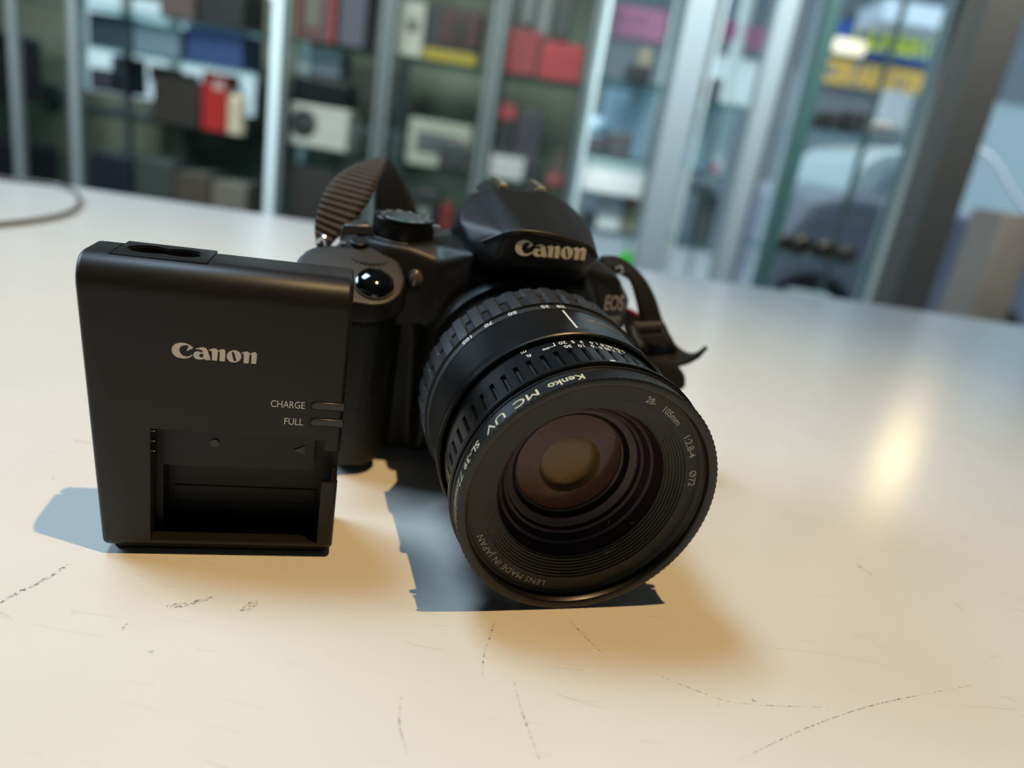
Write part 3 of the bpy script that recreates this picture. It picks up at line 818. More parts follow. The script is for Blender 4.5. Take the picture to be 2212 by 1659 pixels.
bk = [((1372, 702), (1428, 700)), ((1378, 722), (1436, 718)), ((1392, 742), (1446, 736)), ((1400, 764), (1456, 756))]
for (a, b) in (bk[0], bk[1], bk[3]):
    MB().tube([plc(*a, 111), plc(*b, 109)], .0013, 6).obj('slider_buckle', mat('buckle plastic', (38, 34, 32), .35), strap, smooth=True)
MB().tube([plc(*bk[0][1], 109), plc(*bk[1][1], 109), plc(*bk[2][1], 109), plc(*bk[3][1], 109)], .0016, 6).obj('slider_buckle', MATS['buckle plastic'], strap, smooth=True)
MB().tube([plc(*bk[0][0], 111), plc(*bk[1][0], 111), plc(*bk[2][0], 111), plc(*bk[3][0], 111)], .0016, 6).obj('slider_buckle', MATS['buckle plastic'], strap, smooth=True)

# cable lying on the counter
pts = [(-260, 350), (-120, 366), (0, 384), (60, 391), (115, 398), (150, 408), (168, 422), (171, 437), (158, 453), (125, 466), (70, 476), (0, 484), (-90, 492), (-260, 500)]
P3 = [on(*p_, .0024) for p_ in pts]
cab = MB().tube(smoothline(P3, 8), .0021, 10).obj('cable', mat('grey cable', (120, 118, 114), .25), None, smooth=True)
tag(cab, 'thin grey cable looping on the counter at its left side', 'cable')

# ------------------------------------------------------------------ the shop behind
FLOOR = -.95


def struct(name, mb, m, **k):
    o = mb.obj(name, m, None, **k); o['kind'] = 'structure'; return o


struct('floor', MB().box((-5, -2.5, FLOOR - .05), (5, 4.2, FLOOR)), mat('floor vinyl', (70, 72, 74), .45, var=(3, .2)))
struct('ceiling', MB().box((-5, -2.5, 2.1), (5, 3.75, 2.2)), mat('ceiling paint', (105, 105, 103), .8, var=(2, .05)))
struct('wall_left', MB().box((-5.1, -2.5, FLOOR), (-5, 3.8, 2.1)), mat('wall paint', (110, 112, 110), .8, var=(2, .05)))
struct('wall_front', MB().box((-5, -2.6, FLOOR), (5, -2.5, 2.1)), MATS['wall paint'])
M_wall = mat('grey green wall', (114, 125, 113), .8, var=(2, .06))
YB = 3.30
wx0, wx1 = at(150, 200, YB).x, at(560, 200, YB).x
wz0, wz1 = .02, .42
xe = at(1262, 300, YB).x
w = MB().box((-5, YB, FLOOR), (wx0, YB + .12, 2.1)).box((wx1, YB, FLOOR), (xe, YB + .12, 2.1)).box((wx0, YB, FLOOR), (wx1, YB + .12, wz0)).box((wx0, YB, wz1), (wx1, YB + .12, 2.1))
struct('wall_back', w, M_wall)
w1 = empty('glare_window', ((wx0 + wx1) / 2, YB + .06, wz0)); w1['kind'] = 'structure'  # opening added behind the cabinets to stand in for glare on their glass
cx = w1.location
M_pane = glassmat('window pane', (.93, .96, .96), .04, .0)
M_frame = mat('pale frame', (176, 200, 206), .4, var=(5, .05))
MB().box((wx0 - cx.x, -.004, 0), (wx1 - cx.x, .004, wz1 - wz0)).obj('pane', M_pane, w1)
mb = MB()
for x in (wx0 - cx.x, 0, wx1 - cx.x - .03): mb.box((x, -.03, 0), (x + .03, .03, wz1 - wz0))
mb.obj('glare_window_frame', M_frame, w1)
# shop front on the right: panes between white posts
YW = 3.62
w2 = empty('window_2', (1.6, YW, -.6)); w2['kind'] = 'structure'
MB().box((xe - 1.6, -.005, 0), (2.6, .005, 2.7)).obj('pane', M_pane, w2)
for x in (xe + .02, .62, 1.08, 1.62, 2.55, 3.6):
    MB().box((x - 1.6 - .03, -.04, 0), (x - 1.6 + .03, .04, 2.7)).obj('window_post', M_frame, w2, bevel=.004)
MB().box((xe - 1.6, -.05, -.05), (2.6, .05, .06)).obj('window_sill', M_frame, w2)
struct('wall_sill', MB().box((xe, YW - .06, FLOOR), (4.3, YW + .06, -.6)), mat('sill wall', (130, 140, 145), .7))
struct('window_light_block', MB().box((xe, YW - .04, 1.06), (4.3, YW + .08, 2.1)), MATS['wall paint'])  # unseen header added above the panes to hold back window light
struct('wall_right', MB().box((4.3, -2.5, FLOOR), (4.4, 3.7, 2.1)), MATS['wall paint'])

# --- display cabinets ---------------------------------------------------------
M_gshelf = mat('glass shelf edge', (120, 150, 148), .15)
M_glass = glassmat('cabinet glass', (.94, .96, .95), .05, .04)
M_alu = mat('cabinet post', (84, 98, 98), .4, metal=.3)
M_alug = mat('grey cabinet post', (112, 128, 132), .4)
M_alul = mat('bright cabinet post', (176, 200, 206), .35)


CABS = []


def cabinet(label, x0, x1, Y, dep, shelves, postm, top=1.3, bot=FLOOR, group=None, pw=.016, door=True, name='display_cabinet', zsh=None):
    c = empty(name, ((x0 + x1) / 2, Y + dep / 2, bot), label, 'display cabinet', group)
    ox, oy = (x0 + x1) / 2, Y + dep / 2
    CABS.append((x0 + pw + .003, x1 - pw - .003, Y, Y + dep, sorted(shelves)))
    for x in (x0, x1 - pw):
        for y in (Y, Y + dep - pw):
            pm = (postm[0] if x == x0 else postm[1]) if isinstance(postm, tuple) else postm
            MB().box((x - ox, y - oy, 0), (x + pw - ox, y + pw - oy, top - bot)).obj('post', pm, c, bevel=.002)
    for z in shelves:
        MB().box((x0 + pw - ox, Y + .01 - oy, z - .008 - bot), (x1 - pw - ox, Y + dep - .01 - oy, z - bot)).obj('shelf', M_sg, c)
    MB().box((x0 - ox, Y - oy, 0), (x1 - ox, Y + dep - oy, .12)).obj('plinth', M_alu, c)
    MB().box((x0 - ox, Y - oy, top - bot - .03), (x1 - ox, Y + dep - oy, top - bot)).obj('top_panel', M_alu, c)
    if door:
        MB().box((x0 + pw - ox, Y - .006 - oy, .13), (x1 - pw - ox, Y - .001 - oy, top - bot - .04)).obj('glass_door', M_glass, c)
    return c


M_sg = glassmat('shelf glass', (.70, .82, .81), .20, .08)
YC = 2.72                                   # front of the left row
DEP = .36
zA = at(1000, 141, YC + .05).z; zB = at(950, 364, YC + .05).z; zM = at(460, 141, YC + .05).z; zC = zB - .42
X = lambda px, py=200, Y=YC: at(px, py, Y).x
cabinet('glass display cabinet at far left with dark bags and pale panels', X(-330), X(40), YC, DEP, (zA, zM, zB, zC), M_alug, pw=.03)
cabinet('glass display cabinet holding the tall red box and cream bottle', X(152), X(600), YC, DEP, (zA, zM, zB, zC), (M_alug, M_alul), pw=.03)
cabinet('dark framed cabinet holding the white console with round black vent', X(604), X(822), YC, DEP, (zA, zB, zC), M_alu, pw=.02)
cabinet('dark framed cabinet holding the camera box with yellow base', X(826), X(1056), YC, DEP, (zA, zB, zC), M_alu, pw=.022)
cabinet('dark framed cabinet holding red boxes above a dark stack', X(1060), X(1272), YC, DEP, (zA, zB, zC), M_alu, pw=.024)
YR = 2.45
zR1 = at(1380, 176, YR).z; zR2 = at(1365, 346, YR).z; zR3 = at(1390, 515, YR).z; zR4 = at(1800, 278, YR).z; zR5 = at(1750, 560, YR).z
XR = lambda px, py=300: at(px, py, YR).x
cabinet('glass cabinet before the shop window with black and white gadgets', XR(1262), XR(1436), YR, DEP, (zR1, zR2, zR3), M_alul, pw=.012)
cabinet('glass cabinet between the two pale posts, mostly grey items', XR(1500), XR(1610), YR, DEP, (zR1 - .02, zR2, zR3), M_alul, pw=.012)
cabinet('glass cabinet beside the dark pillar with black lenses on its shelf', XR(1716), XR(1975), YR, DEP, (zR4, zR5), mat('green cabinet post', (62, 84, 86), .4), pw=.018)


def seg_post(name, label, cat, a, b, wdt, Y, m, dep=.06):
    """an upright post whose photo positions are given at its top and bottom"""
    x = (at(*a, Y).x + at(*b, Y).x) / 2
    o = MB().box((-wdt / 2, -dep / 2, 0), (wdt / 2, dep / 2, 2.1 - FLOOR)).obj(name, m, None, bevel=.004)
    o.location = (x, Y, FLOOR); return tag(o, label, cat)


M_wpost = mat('white column paint', (126, 143, 151), .5, var=(6, .04))
seg_post('white_column', 'wide pale upright column right of the reflex camera hump', 'column', (1510, 0), (1405, 560), .085, 2.36, M_wpost)
seg_post('white_column', 'second pale upright column, right of the wide one', 'column', (1680, 50), (1565, 590), .060, 2.40, M_wpost)
seg_post('green_post', 'slim dark green upright between second pale column and blue sign', 'post', (1790, 0), (1655, 600), .040, 2.38, mat('green post paint', (50, 82, 80), .4))
# the big dark pillar: front face towards the room, left side face catching the window light
YPl = 1.9
xl = (at(2133, 0, YPl).x + at(1935, 640, YPl).x) / 2
xr = (at(2232, 0, YPl).x + at(1992, 640, YPl).x) / 2
xb = (at(2083, 0, YPl).x + at(1882, 640, YPl).x) / 2      # where the rear left edge is seen, projected to YPl
pdep = YPl * (xl / xb - 1)
pil = MB().box((0, 0, 0), (max(.09, xr - xl), pdep, 2.1 - FLOOR)).obj('pillar', mat('pillar dark', (98, 96, 90), .6, var=(5, .06)), None, bevel=.004)
pil.location = (xl, YPl, FLOOR); tag(pil, 'big dark grey pillar leaning across the right of the window view', 'pillar')

# --- goods -----------------------------------------------------------------------
def good(name, label, cat, box, Y, dep, rgb, shelf=None, group=None, rough=.5, bevel=.004, m=None, floor_z=None):
    """box = photo rectangle (x0, y0, x1, y1) of its front; stands on the shelf height given"""
    x0, y0, x1, y1 = box; xm = (x0 + x1) / 2
    a = at(x0, (y0 + y1) / 2, Y); b = at(x1, (y0 + y1) / 2, Y); top = at(xm, y0, Y).z; bot = at(xm, y1, Y).z
    if shelf is not None: bot = shelf + .0005
    if top - bot < .02: top = bot + .02
    ax, bx = a.x, b.x
    for (c0, c1, y0_, y1_, shs) in CABS:      # keep the thing between the posts and under the next shelf
        ov = min(bx, c1) - max(ax, c0)
        if y0_ <= Y <= y1_ and ov > .35 * (bx - ax):
            ax, bx = max(ax, c0), min(bx, c1)
            for z in shs:
                if bot < z - .03 and top > z - .010: top = z - .011
            dep = min(dep, y1_ - .03 - Y)
            break
    a.x, b.x = ax, bx
    m = m or mat('paint %d %d %d' % rgb, rgb, rough, var=(12, .12))
    o = MB().box((-(b.x - a.x) / 2, 0, 0), ((b.x - a.x) / 2, dep, top - bot)).obj(name, m, None, bevel=bevel)
    o.location = ((a.x + b.x) / 2, Y, bot); return tag(o, label, cat, group)


def child_box(o, name, u0, v0, u1, v1, rgb, t=.004, m=None):     # flat detail on the front of a good, u,v in 0..1
    bb = [Vector(c) for c in o.bound_box]; xs = [c.x for c in bb]; zs = [c.z for c in bb]
    w_, h_ = max(xs) - min(xs), max(zs) - min(zs)
    return MB().box((min(xs) + u0 * w_, -t, min(zs) + v0 * h_), (min(xs) + u1 * w_, .001, min(zs) + v1 * h_)).obj(name, m or mat('paint %d %d %d' % rgb, rgb, .5), o)


Yg = YC + .06
g = good
# left cabinets, upper tier
good('storage_case', 'dark navy case on the upper tier of the left cabinet', 'case', (165, 5, 285, 96), Yg, .2, (30, 48, 62), zM + .0 if False else None).location.z = zM + .0005
good('shelf_box', 'grey blue box beside the dark navy case', 'box', (288, 22, 388, 110), Yg, .2, (86, 106, 122)).location.z = zM + .0005
o = good('shelf_box', 'deep blue box under the top shelf of the left cabinet', 'box', (402, 45, 525, 138), Yg, .2, (28, 52, 96), zM)
good('shelf_box', 'black box at the top edge above the deep blue box', 'box', (428, -40, 528, 36), Yg, .2, (14, 16, 18), zA)
good('shelf_box', 'dull brown box at the top edge beside the black one', 'box', (345, -40, 420, 20), Yg, .2, (72, 62, 62), zA)
# left cabinets, main tier
o = good('gaming_headset_case', 'wide dark blue grey case with a step, below the glare window', 'case', (166, 178, 262, 226), Yg, .18, (36, 44, 54))
o.location.z = zB + .075
MB().box((.02, 0, .0), (.07, .16, .13)).obj('case_back', MATS['paint 36 44 54'], o, bevel=.01)
good('shelf_box', 'flat dark box under the stepped case', 'box', (192, 262, 322, 300), Yg, .2, (24, 34, 42), zB)
o = good('shelf_box', 'dark brown box left of the tall red box', 'box', (330, 168, 432, 270), Yg, .2, (34, 31, 28), zB)
child_box(o, 'flap', .35, .98, .98, 1.12, (34, 31, 28), .0)
o = good('red_box', 'tall red box with a pale emblem standing on the shelf', 'box', (436, 156, 489, 282), Yg, .12, (138, 20, 20), zB)
child_box(o, 'emblem', .45, .72, .92, .9, (176, 140, 136))
bt = empty('cream_bottle', (0, 0, 0), 'small cream bottle right of the tall red box', 'bottle'); a = at(510, 290, Yg + .03)
bt.location = (a.x, a.y, zB + .0005)
MB().cyl((0, 0, 0), (0, 0, 1), .032, .12, 24).cyl((0, 0, .12), (0, 0, 1), .032, .02, 24, r2=.018).obj('bottle_body', mat('cream plastic', (168, 160, 140), .5), bt, bevel=.003)
MB().cyl((0, 0, .14), (0, 0, 1), .019, .02, 20).obj('cap', mat('cap', (110, 124, 128), .5), bt)
good('shelf_box', 'small beige pink pack before the glare window', 'pack', (322, 172, 374, 208), Yg + .1, .08, (150, 132, 126)).location.z = zB + .135
# lower tier left
good('shelf_box', 'dark navy crate on the lowest visible shelf at left', 'box', (172, 332, 282, 470), Yg, .2, (18, 26, 40), zC)
good('shelf_box', 'grey green carton beside the dark navy crate', 'box', (290, 345, 372, 460), Yg, .2, (52, 60, 60), zC)
good('shelf_box', 'brown grey carton low under the bright shelf edge', 'box', (376, 372, 450, 440), Yg, .2, (66, 60, 56), zC)
good('shelf_box', 'pale topped carton low beside the brown grey one', 'box', (456, 395, 530, 470), Yg, .2, (96, 92, 88), zC)
# far left cabinet
good('camera_bag', 'dark bag at the left frame edge on the upper shelf', 'bag', (-60, 60, 12, 210), Yg, .2, (14, 18, 20), zB + .0)
good('camera_bag', 'small charcoal pouch hanging low at far left', 'bag', (82, 188, 118, 218), YC + .5, .05, (58, 66, 70)).location.z = zB + .001
good('camera_bag', 'long dark case low at the left frame edge', 'bag', (-80, 310, 128, 420), Yg, .2, (16, 22, 32), zC)
# console cabinet
o = good('shelf_box', 'dark red and brown carton at the top of the console cabinet', 'box', (622, -60, 728, 70), Yg, .2, (70, 46, 46), zA)
child_box(o, 'printed_side', .0, 0, .08, 1, (110, 34, 38)); child_box(o, 'printed_side', .86, 0, 1, 1, (110, 34, 38)); child_box(o, 'printed_picture', .25, .2, .6, .8, (84, 80, 76))
good('shelf_box', 'dull violet carton beside the dark red one', 'box', (734, -50, 792, 84), Yg, .2, (62, 62, 76), zA)
con = good('game_console', 'white game console with a round black vent lying flat', 'game console', (592, 226, 752, 322), Yg, .15, (150, 152, 148), zB, rough=.4, bevel=.006)
bb = [Vector(c) for c in con.bound_box]; zz = max(c.z for c in bb); ww = max(c.x for c in bb)
MB().cyl((-ww + ww * .46, .002, zz * .54), (0, -1, 0), zz * .33, .005, 48).obj('round_vent', mat('vent black', (8, 9, 9), .6), con)
o = good('game_console', 'black console lying on top of the white console', 'game console', (612, 160, 752, 216), Yg, .15, (12, 14, 16), rough=.3); o.location.z = con.location.z + zz + .001
good('shelf_box', 'light grey carton above the black console', 'box', (618, 84, 672, 152), Yg + .02, .13, (120, 134, 142)).location.z = o.location.z + .101
good('shelf_box', 'slate blue carton above the black console', 'box', (674, 92, 738, 160), Yg + .02, .13, (74, 88, 100)).location.z = o.location.z + .101
good('shelf_box', 'dark carton on the low shelf under the white console', 'box', (622, 360, 720, 470), Yg, .2, (38, 36, 36), zC)
good('shelf_box', 'dark slate carton low behind the camera strap', 'box', (724, 370, 812, 480), Yg, .2, (34, 36, 38), zC)
# camera box cabinet
o = good('white_box', 'pale grey box with a picture of a small drone', 'box', (838, 0, 916, 124), Yg, .16, (140, 142, 134), zA)
child_box(o, 'printed_picture', .3, .5, .75, .68, (70, 74, 74)); child_box(o, 'printed_picture', .38, .45, .68, .52, (84, 86, 84))
o = good('camera_box', 'dark camera box with a yellow lower edge', 'box', (918, 14, 1036, 140), Yg, .16, (22, 24, 28), zA)
child_box(o, 'yellow_band', 0, .0, 1, .22, (122, 110, 24)); child_box(o, 'printed_camera', .28, .35, .98, .95, (50, 24, 24), .005)
mb = MB(); bbx = max(c[0] for c in o.bound_box); bbz = max(c[2] for c in o.bound_box); mb.cyl((bbx * .25, -.005, bbz * .62), (0, -1, 0), bbz * .2, .003, 32).obj('printed_lens', mat('print dark', (38, 34, 34), .4), o)
o = good('camera_box', 'light grey box printed with a black camera picture', 'box', (880, 262, 1018, 352), Yg, .16, (124, 132, 122), zB)
mb = MB().box((-.08, -.004, .05), (.07, .0, .115)).obj('printed_camera', mat('print slate', (56, 60, 66), .5), o, bevel=.002)
good('camera_lens_barrel', 'dark lens hood before the light grey camera box', 'lens', (948, 300, 1008, 366), YC + .02, .035, (40, 44, 46), zB, bevel=.012)
o = good('instant_camera', 'dark camera on the low shelf behind the mode dial', 'camera', (884, 408, 948, 470), Yg, .1, (26, 28, 30), zC, bevel=.01)
child_box(o, 'lens_front', .3, .3, .7, .8, (100, 108, 104))
good('shelf_box', 'small dark red pack low beside the dark camera', 'pack', (952, 440, 975, 490), Yg, .1, (96, 30, 30), zC)
# red box cabinet
for k, (x0_, x1_, lab) in enumerate(((1092, 1120, 'leftmost grey bottle above the red boxes'), (1126, 1156, 'second from left of the grey bottles above the red boxes'), (1162, 1196, 'third from left of the grey bottles above the red boxes'), (1202, 1238, 'rightmost dark bottle above the red boxes'))):
    gtop = good('grey_bottle', lab, 'bottle', (x0_, -30, x1_, 62 + k * 5), Yg + .02, .05, (96, 102, 104) if k < 3 else (52, 56, 58), group=None, bevel=.012)
    gtop.location.z = zA + (.155 if k < 2 else .125)
good('red_box', 'wide red box at left below the grey bottles', 'box', (1088, 62, 1164, 160), Yg, .16, (112, 40, 42), zA)
o = good('red_box', 'brighter red box at right, printed with fine lines', 'box', (1168, 92, 1258, 178), Yg, .16, (138, 40, 46), zA)
for k in range(5): child_box(o, 'printed_line', .15, .15 + k * .14, .85, .19 + k * .14, (160, 70, 74))
good('shelf_box', 'dark narrow box with a red label, left of the stack', 'box', (1056, 222, 1106, 392), Yg, .12, (30, 31, 33), zB)
child_box(bpy.data.objects[-1] if False else COL.objects[-1], 'red_label', .1, .8, .95, 1, (122, 50, 54))
good('shelf_box', 'tall charcoal box in the dark stack', 'box', (1108, 240, 1166, 398), Yg, .14, (44, 42, 50), zB)
good('white_box', 'white carton low on the shelf behind the hot shoe', 'box', (1034, 336, 1130, 420), Yg - .03, .02, (150, 154, 156), zB - .06 if False else zB - .0, bevel=.004)
good('shelf_box', 'small dull red pack right of the dark stack', 'pack', (1180, 374, 1216, 404), Yg, .1, (116, 62, 62), zB)
good('figurine', 'thin brownish figure standing behind the dull red pack', 'figure', (1192, 318, 1214, 404), Yg + .15, .03, (84, 78, 72), zB, bevel=.006)

# goods in the window cabinets
YG = YR + .08
good('gadget', 'black cube shaped gadget on the cabinet shelf by the window', 'gadget', (1355, 140, 1406, 178), YG, .1, (34, 36, 40), zR1)
o2 = good('gadget', 'beige round topped item behind the black cube gadget', 'gadget', (1380, 104, 1410, 146), YG + .12, .06, (130, 126, 112), zR1, bevel=.01)
good('display_board', 'pale tilted display board in the window cabinet', 'board', (1302, 184, 1424, 290), YG + .2, .01, (150, 176, 204), zR2)
good('gadget', 'dark grey device at left below the pale display board', 'gadget', (1256, 292, 1308, 350), YG, .1, (66, 68, 74), zR2)
good('gadget', 'dark grey device at right below the pale display board', 'gadget', (1312, 286, 1364, 350), YG, .1, (74, 76, 80), zR2)
ball = empty('glass_ball', (0, 0, 0), 'small pale blue ball above the dark grey devices', 'ball'); a = at(1289, 266, YG + .16)
def sphere(mb, c, r_, n=20):
    V = []; F = []
    for i in range(n // 2 + 1):
        for k in range(n):
            t = pi * i / (n // 2); V.append((c[0] + r_ * sin(t) * cos(2 * pi * k / n), c[1] + r_ * sin(t) * sin(2 * pi * k / n), c[2] + r_ * cos(t)))
    F = [(i * n + k, i * n + (k + 1) % n, (i + 1) * n + (k + 1) % n, (i + 1) * n + k) for i in range(n // 2) for k in range(n)]
    return mb.add(V, F)


sphere(MB(), (0, 0, 0), .032).obj('ball_shell', mat('pale blue shell', (180, 214, 240), .3), ball, smooth=True); MB().box((-.02, -.02, -.09), (.02, .02, -.028)).obj('ball_stand', MATS['pale blue shell'], ball)
ball.location = a; ball.location.z = zR2 + .0905
good('white_box', 'long white box in the middle of the window cabinet', 'box', (1246, 362, 1390, 436), YG - .05, .14, (222, 228, 232), None).location.z = zR3 + .118
good('white_box', 'stacked small white box under the long white one', 'box', (1288, 432, 1342, 520), YG, .12, (204, 212, 214), zR3)
good('gadget', 'dark item left of the small white box', 'gadget', (1254, 462, 1286, 520), YG, .12, (38, 46, 50), zR3)
good('shelf_box', 'beige carton with dark side in the window cabinet', 'box', (1344, 428, 1378, 520), YG, .12, (128, 124, 108), zR3)
good('green_glow_block', 'solid block coloured as a green glow low behind the camera shoulder', 'glow', (1338, 548, 1380, 588), YG - .06, .05, (70, 214, 70), None)  # plain green colour standing in for a glow
good('phone_box', 'pale phone box, left one in the second window cabinet', 'box', (1494, 222, 1540, 306), YG + .1, .04, (160, 184, 206), zR2)
o = good('phone_box', 'white slanted card with red tip in the second window cabinet', 'card', (1556, 226, 1612, 318), YG + .05, .01, (190, 208, 226), zR2)
child_box(o, 'red_tip', .05, 0, .5, .16, (168, 84, 90))
good('gadget', 'small dark gadget high in the second window cabinet', 'gadget', (1522, 168, 1560, 206), YG, .08, (58, 62, 64), zR1 - .02)
good('gadget', 'grey standing device in the lower second window cabinet', 'gadget', (1506, 416, 1560, 522), YG, .08, (78, 90, 92), zR3)
good('gadget', 'olive grey box below the slanted card', 'gadget', (1510, 316, 1580, 400), YG + .1, .1, (98, 106, 104), None).location.z = zR3 + .16

# shelf beside the pillar: lenses and lying cameras
M_bl = mat('lens black', (24, 25, 30), .4)
for (px, lab) in ((1762, 'leftmost black gadget on the shelf in front of the blue sign'), (1805, 'middle black gadget on the shelf in front of the blue sign'), (1852, 'black gadget with coiled end below the white poster')):
    good('gadget', lab, 'gadget', (px - 22, 240, px + 22, 276), YG, .08, (30, 32, 36), zR4, bevel=.008)
for (px, py, lab) in ((1893, 285, 'left one of two small brass rings below the white poster'), (1918, 288, 'right one of two small brass rings below the white poster')):
    c = at(px, py, YG - .03); n = 28
    pts = [(.018 * cos(2 * pi * k / n), 0, .018 * sin(2 * pi * k / n)) for k in range(n + 1)]
    o = MB().tube(pts, .003, 8).obj('brass_ring', mat('dull brass', (150, 132, 100), .3, metal=.8), None, smooth=True); o.location = (c.x, YG - .03, zR4 + .0215); tag(o, lab, 'ring')
for k, (px, py, w_, lab) in enumerate(((1668, 500, 30, 'leftmost dark camera lens on the lower shelf by the pillar'), (1712, 512, 34, 'second dark camera lens from left on the lower shelf'), (1762, 528, 32, 'third dark camera lens, with brass rim'), (1806, 544, 28, 'rightmost small camera lens with brass rim'))):
    a = at(px, py, YG); r_ = w_ / 1600 * YG * .62
    e_ = empty('camera_lens', (a.x, YG, zR5 + r_ + .001), lab, 'camera lens')
    MB().cyl((0, 0, 0), (.3, -1, 0), r_, .07, 32).obj('lens_barrel', M_bl, e_, bevel=.004)
    MB().tube([Vector((.021, -.068, 0)) + Vector((.958, .287, 0)) * (r_ * .9 * cos(2 * pi * t / 24)) + Vector((0, 0, r_ * .9 * sin(2 * pi * t / 24))) for t in range(25)], .0025, 6).obj('rim', MATS['dull brass'], e_, smooth=True)
good('white_box', 'large white box at the bottom of the cabinet by the pillar', 'box', (1748, 566, 1888, 640), YG, .2, (222, 232, 236), None).location.z = zR5 - .24
# right of the pillar
YP = 2.3
good('shelf_box', 'tall taupe carton right of the big dark pillar', 'box', (2112, 455, 2196, 800), YP + .3, .2, (128, 122, 114), None)
cb = [(2112, 322), (2140, 340), (2168, 380), (2190, 420), (2230, 470), (2290, 520)]
o = MB().tube(smoothline([at(*p_, YP + .1) for p_ in cb], 6), .006, 8).obj('white_cable', mat('white cable', (205, 220, 240), .4), None, smooth=True)
tag(o, 'white cable hanging in front of the pale panel', 'cable')

# --- outside -----------------------------------------------------------------------
GZ = -1.05
struct('ground', MB().box((-30, 3.76, GZ - .1), (30, 60, GZ)), mat('street paving', (168, 172, 176), .8, var=(1.2, .12)))
M_fac = mat('facade render', (118, 124, 126), .8, var=(.6, .12)); M_fac2 = mat('facade pale', (222, 228, 228), .8, var=(.6, .08))
YF = 11.0


def building(label, x0, x1, h_, m, Y=YF, shop=True):
    b = empty('building', ((x0 + x1) / 2, Y, GZ), label, 'building'); w_ = (x1 - x0) / 2
    MB().box((-w_, 0, 0), (w_, 4, h_)).obj('facade', m, b)
    n = max(2, int(w_ * 1.2))
    for i in range(n):
        for j in range(2):
            x = -w_ + (i + .5) * 2 * w_ / n
            ww_ = min(.45, w_ / n * .7); MB().box((x - ww_, -.05, 2.6 + j * 2.6), (x + ww_, .01, 4.2 + j * 2.6)).obj('window', mat('dark window glass', (70, 84, 94), .1), b)
    if shop: MB().box((-w_ * .8, -.06, 0), (w_ * .8, .01, 2.0)).obj('shop_window', mat('shop glass', (104, 116, 124), .25), b)
    return b


xs = [at(1240, 100, YF).x, at(1480, 100, YF).x, at(1700, 100, YF).x, at(2090, 100, YF).x]
building('grey facade with pink sign across the street', xs[0] - 1, xs[1], 6, M_fac)
building('pale facade seen between the pale columns', xs[1] + .02, xs[2], 5, M_fac2)
bs = building('facade across the street carrying the blue sign with yellow letters', xs[2] + .02, xs[3], 6, M_fac)
building('pale facade far left behind the cabinets', at(100, 100, YF).x - 1, at(620, 100, YF).x + 1, 7, M_fac2, shop=False)
building('pale facade at far right behind the pillar', xs[3] + .05, xs[3] + 6, 6, mat('facade middle grey', (142, 158, 164), .8), shop=False)
YS = YF - .16


def paper(name, rgb):
    m = bpy.data.materials.new(name); m.use_nodes = True; nt = m.node_tree; nt.nodes.clear(); MATS[name] = m
    out = nt.nodes.new('ShaderNodeOutputMaterial'); mx = nt.nodes.new('ShaderNodeMixShader'); mx.inputs[0].default_value = .72
    a_ = nt.nodes.new('ShaderNodeBsdfDiffuse'); b_ = nt.nodes.new('ShaderNodeBsdfTranslucent')
    for k in (a_, b_): k.inputs[0].default_value = (*lin(rgb), 1)
    nt.links.new(a_.outputs[0], mx.inputs[1]); nt.links.new(b_.outputs[0], mx.inputs[2]); nt.links.new(mx.outputs[0], out.inputs[0])
    return m


def panel(name, label, cat, box, Y, rgb, dep=.08, parent_=None):
    pm = paper('paper %d %d %d' % rgb, rgb) if 'poster' in name else None
    if pm:                                # a sheet of paper on the pane: one flat sheet
        x0, y0, x1, y1 = box; a = at(x0, (y0 + y1) / 2, Y); b = at(x1, (y0 + y1) / 2, Y); xm = (x0 + x1) / 2
        zt_, zb_ = at(xm, y0, Y).z, at(xm, y1, Y).z; hw = (b.x - a.x) / 2
        o = link_mesh(name, [(-hw, 0, 0), (hw, 0, 0), (hw, 0, zt_ - zb_), (-hw, 0, zt_ - zb_)], [(0, 1, 2, 3)], pm)
        o.location = ((a.x + b.x) / 2, Y, zb_); return tag(o, label, cat)
    return good(name, label, cat, box, Y, dep, rgb, None, bevel=.01 if dep > .02 else 0, m=pm)


M_yel = mat('yellow letters', (236, 250, 60), .5); M_ora = mat('amber letters', (244, 190, 62), .5)
sg = panel('shop_sign', 'blue shop sign with yellow capital letters across the street', 'sign', (1800, 62, 2062, 132), YS, (40, 84, 160))
bbx = max(c[0] for c in sg.bound_box); bbz = max(c[2] for c in sg.bound_box)
mb = MB(); text_flat(mb, 'CE', .40, lambda u, v: (u * .6 - bbx * .52, -.012, bbz * .58 + v), .015); text_flat(mb, 'URBERTS N', .40, lambda u, v: (u * .56 + bbx * .36, -.012, bbz * .58 + v), .015)
mb.obj('sign_lettering', M_yel, sg)
sg2 = panel('shop_sign', 'grey shop sign with amber capital letters below the blue sign', 'sign', (1778, 142, 2036, 200), YS, (120, 130, 134))
bbx = max(c[0] for c in sg2.bound_box); bbz = max(c[2] for c in sg2.bound_box)
mb = MB(); text_flat(mb, 'CER', .38, lambda u, v: (u * .6 - bbx * .78, -.012, bbz * .45 + v), .015); text_flat(mb, 'ARBEITER W', .38, lambda u, v: (u * .56 + bbx * .30, -.012, bbz * .45 + v), .015)
mb.obj('sign_lettering', M_ora, sg2)
a, b = at(1796, 98, YS), at(1862, 108, YS)
lt = MB().box((-.5 * (b.x - a.x), -.14, -.09), (.5 * (b.x - a.x), -.022, .09)).obj('strip_light', mat('lit tube', (255, 236, 205), .4, emit=1.1), None, bevel=.03)
lt.location = (a + b) / 2; tag(lt, 'lit warm white strip light left of the blue sign', 'light')
ps = panel('pink_poster', 'pink poster with rows of white letters, upper window', 'poster', (1314, 14, 1440, 84), YW + .006, (238, 158, 190), .01)
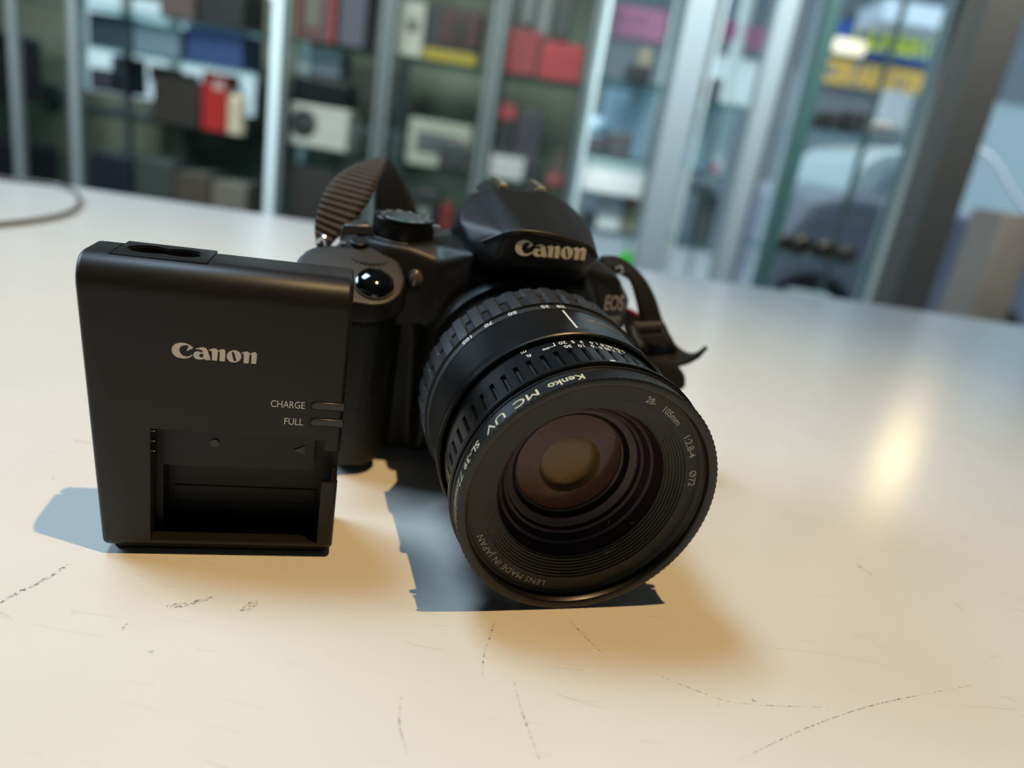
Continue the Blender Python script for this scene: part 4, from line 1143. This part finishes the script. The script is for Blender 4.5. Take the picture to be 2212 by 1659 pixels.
bbx = max(c[0] for c in ps.bound_box); bbz = max(c[2] for c in ps.bound_box)
mb = MB(); text_flat(mb, 'nieuwe', .105, lambda u, v: (u - bbx * .35, -.004, bbz * .55 + v), .004); text_flat(mb, 'collectie', .085, lambda u, v: (u - bbx * .35, -.004, bbz * .18 + v), .004)
mb = MB(); [mb.box((-bbx * .92 + k * bbx * .19, -.003, bbz * .42), (-bbx * .80 + k * bbx * .19, .001, bbz * .72)) for k in range(7)]; [mb.box((-bbx * .92 + k * bbx * .17, -.003, bbz * .06), (-bbx * .82 + k * bbx * .17, .001, bbz * .3)) for k in range(8)]
mb.obj('white_letter_shapes', paper('white letters', (250, 246, 255)), ps)
panel('pink_poster', 'smaller faded pink poster between the pale columns, left', 'poster', (1546, 44, 1592, 86), YW + .006, (200, 120, 158), .01)
panel('pink_poster', 'smaller faded pink poster between the pale columns, right', 'poster', (1604, 58, 1656, 106), YW + .006, (196, 132, 164), .01)
panel('white_poster', 'white rectangular poster in the window above the brass rings', 'poster', (1890, 196, 1966, 276), YW - .017, (240, 246, 252), .01)
panel('awning', 'pale slanting awning above the blue sign', 'awning', (1905, 10, 2085, 58), YS - .86, (220, 230, 244), .84)

# silver car parked just outside, its bright cabin half hidden by the pillar
YCAR = 5.0
xa, xb_ = at(1690, 480, YCAR).x, at(2330, 480, YCAR).x
car = empty('parked_car', ((xa + xb_) / 2, YCAR, GZ), 'silver car with bright cabin painted with sky glare parked outside behind the dark pillar', 'car')
Lw = (xb_ - xa) / 2; ox_ = car.location.x
zs = at(1900, 425, YCAR).z - GZ; zt = at(1925, 308, YCAR).z - GZ
c0_, c1_ = at(1852, 400, YCAR).x - ox_, at(2100, 380, YCAR).x - ox_
MB().prism([(-Lw, .3), (-Lw, zs * .62), (-Lw * .93, zs * .78), (c0_ - .25, zs * .93), (c0_, zs), (c1_ + .2, zs), (Lw, zs * .8), (Lw, .3)], lambda x, z: (x, 0, z), (0, 1.7, 0)).obj('car_body', mat('silver car paint', (122, 128, 144), .35, coat=.3), car, bevel=.07, seg=3)
MB().prism([(c0_, zs - .02), (c0_ + .04, zs + (zt - zs) * .5), (c0_ + .16, zs + (zt - zs) * .85), (c0_ + .34, zt), (c1_ - .3, zt), (c1_ - .05, zs + .1), (c1_, zs - .02)], lambda x, z: (x, .14, z), (0, 1.4, 0)).obj('cabin', mat('cabin painted with sky glare', (226, 240, 246), .2, coat=.5), car, bevel=.09, seg=4)  # near white colour stands in for sky reflected on roof and windscreen
MB().prism([(c0_ + .18, zs + .04), (c0_ + .24, zt - .14), (c0_ + .42, zt - .10), (c0_ + .42, zs + .04)], lambda x, z: (x, .13, z), (0, .03, 0)).obj('side_window', mat('side glass', (150, 168, 190), .1), car)
for x in (-Lw * .66, Lw * .6):
    MB().cyl((x, -.03, .31), (0, 1, 0), .31, .2, 32).obj('wheel', M_bl, car)
MB().box((-Lw - .02, .1, zs * .5), (-Lw + .1, .5, zs * .6)).obj('headlight', M_silver, car)

for n_, g_ in (('display_cabinet', 'glass display cabinets'), ('camera_lens', 'camera lenses on the lower shelf by the pillar'), ('brass_ring', 'small brass rings'), ('grey_bottle', 'bottles above the red boxes'),
               ('white_column', 'pale upright columns'), ('phone_box', 'phone boxes in the window cabinet')):
    for o in COL.objects:
        if o.parent is None and o.name.split('.')[0] == n_ and 'lens_barrel' not in o.name:
            o['group'] = g_
for o in COL.objects:
    if o.parent is None and o.name.split('.')[0] == 'gadget' and 'in front of the blue sign' in o.get('label', ''):
        o['group'] = 'black gadgets on the shelf in front of the blue sign'
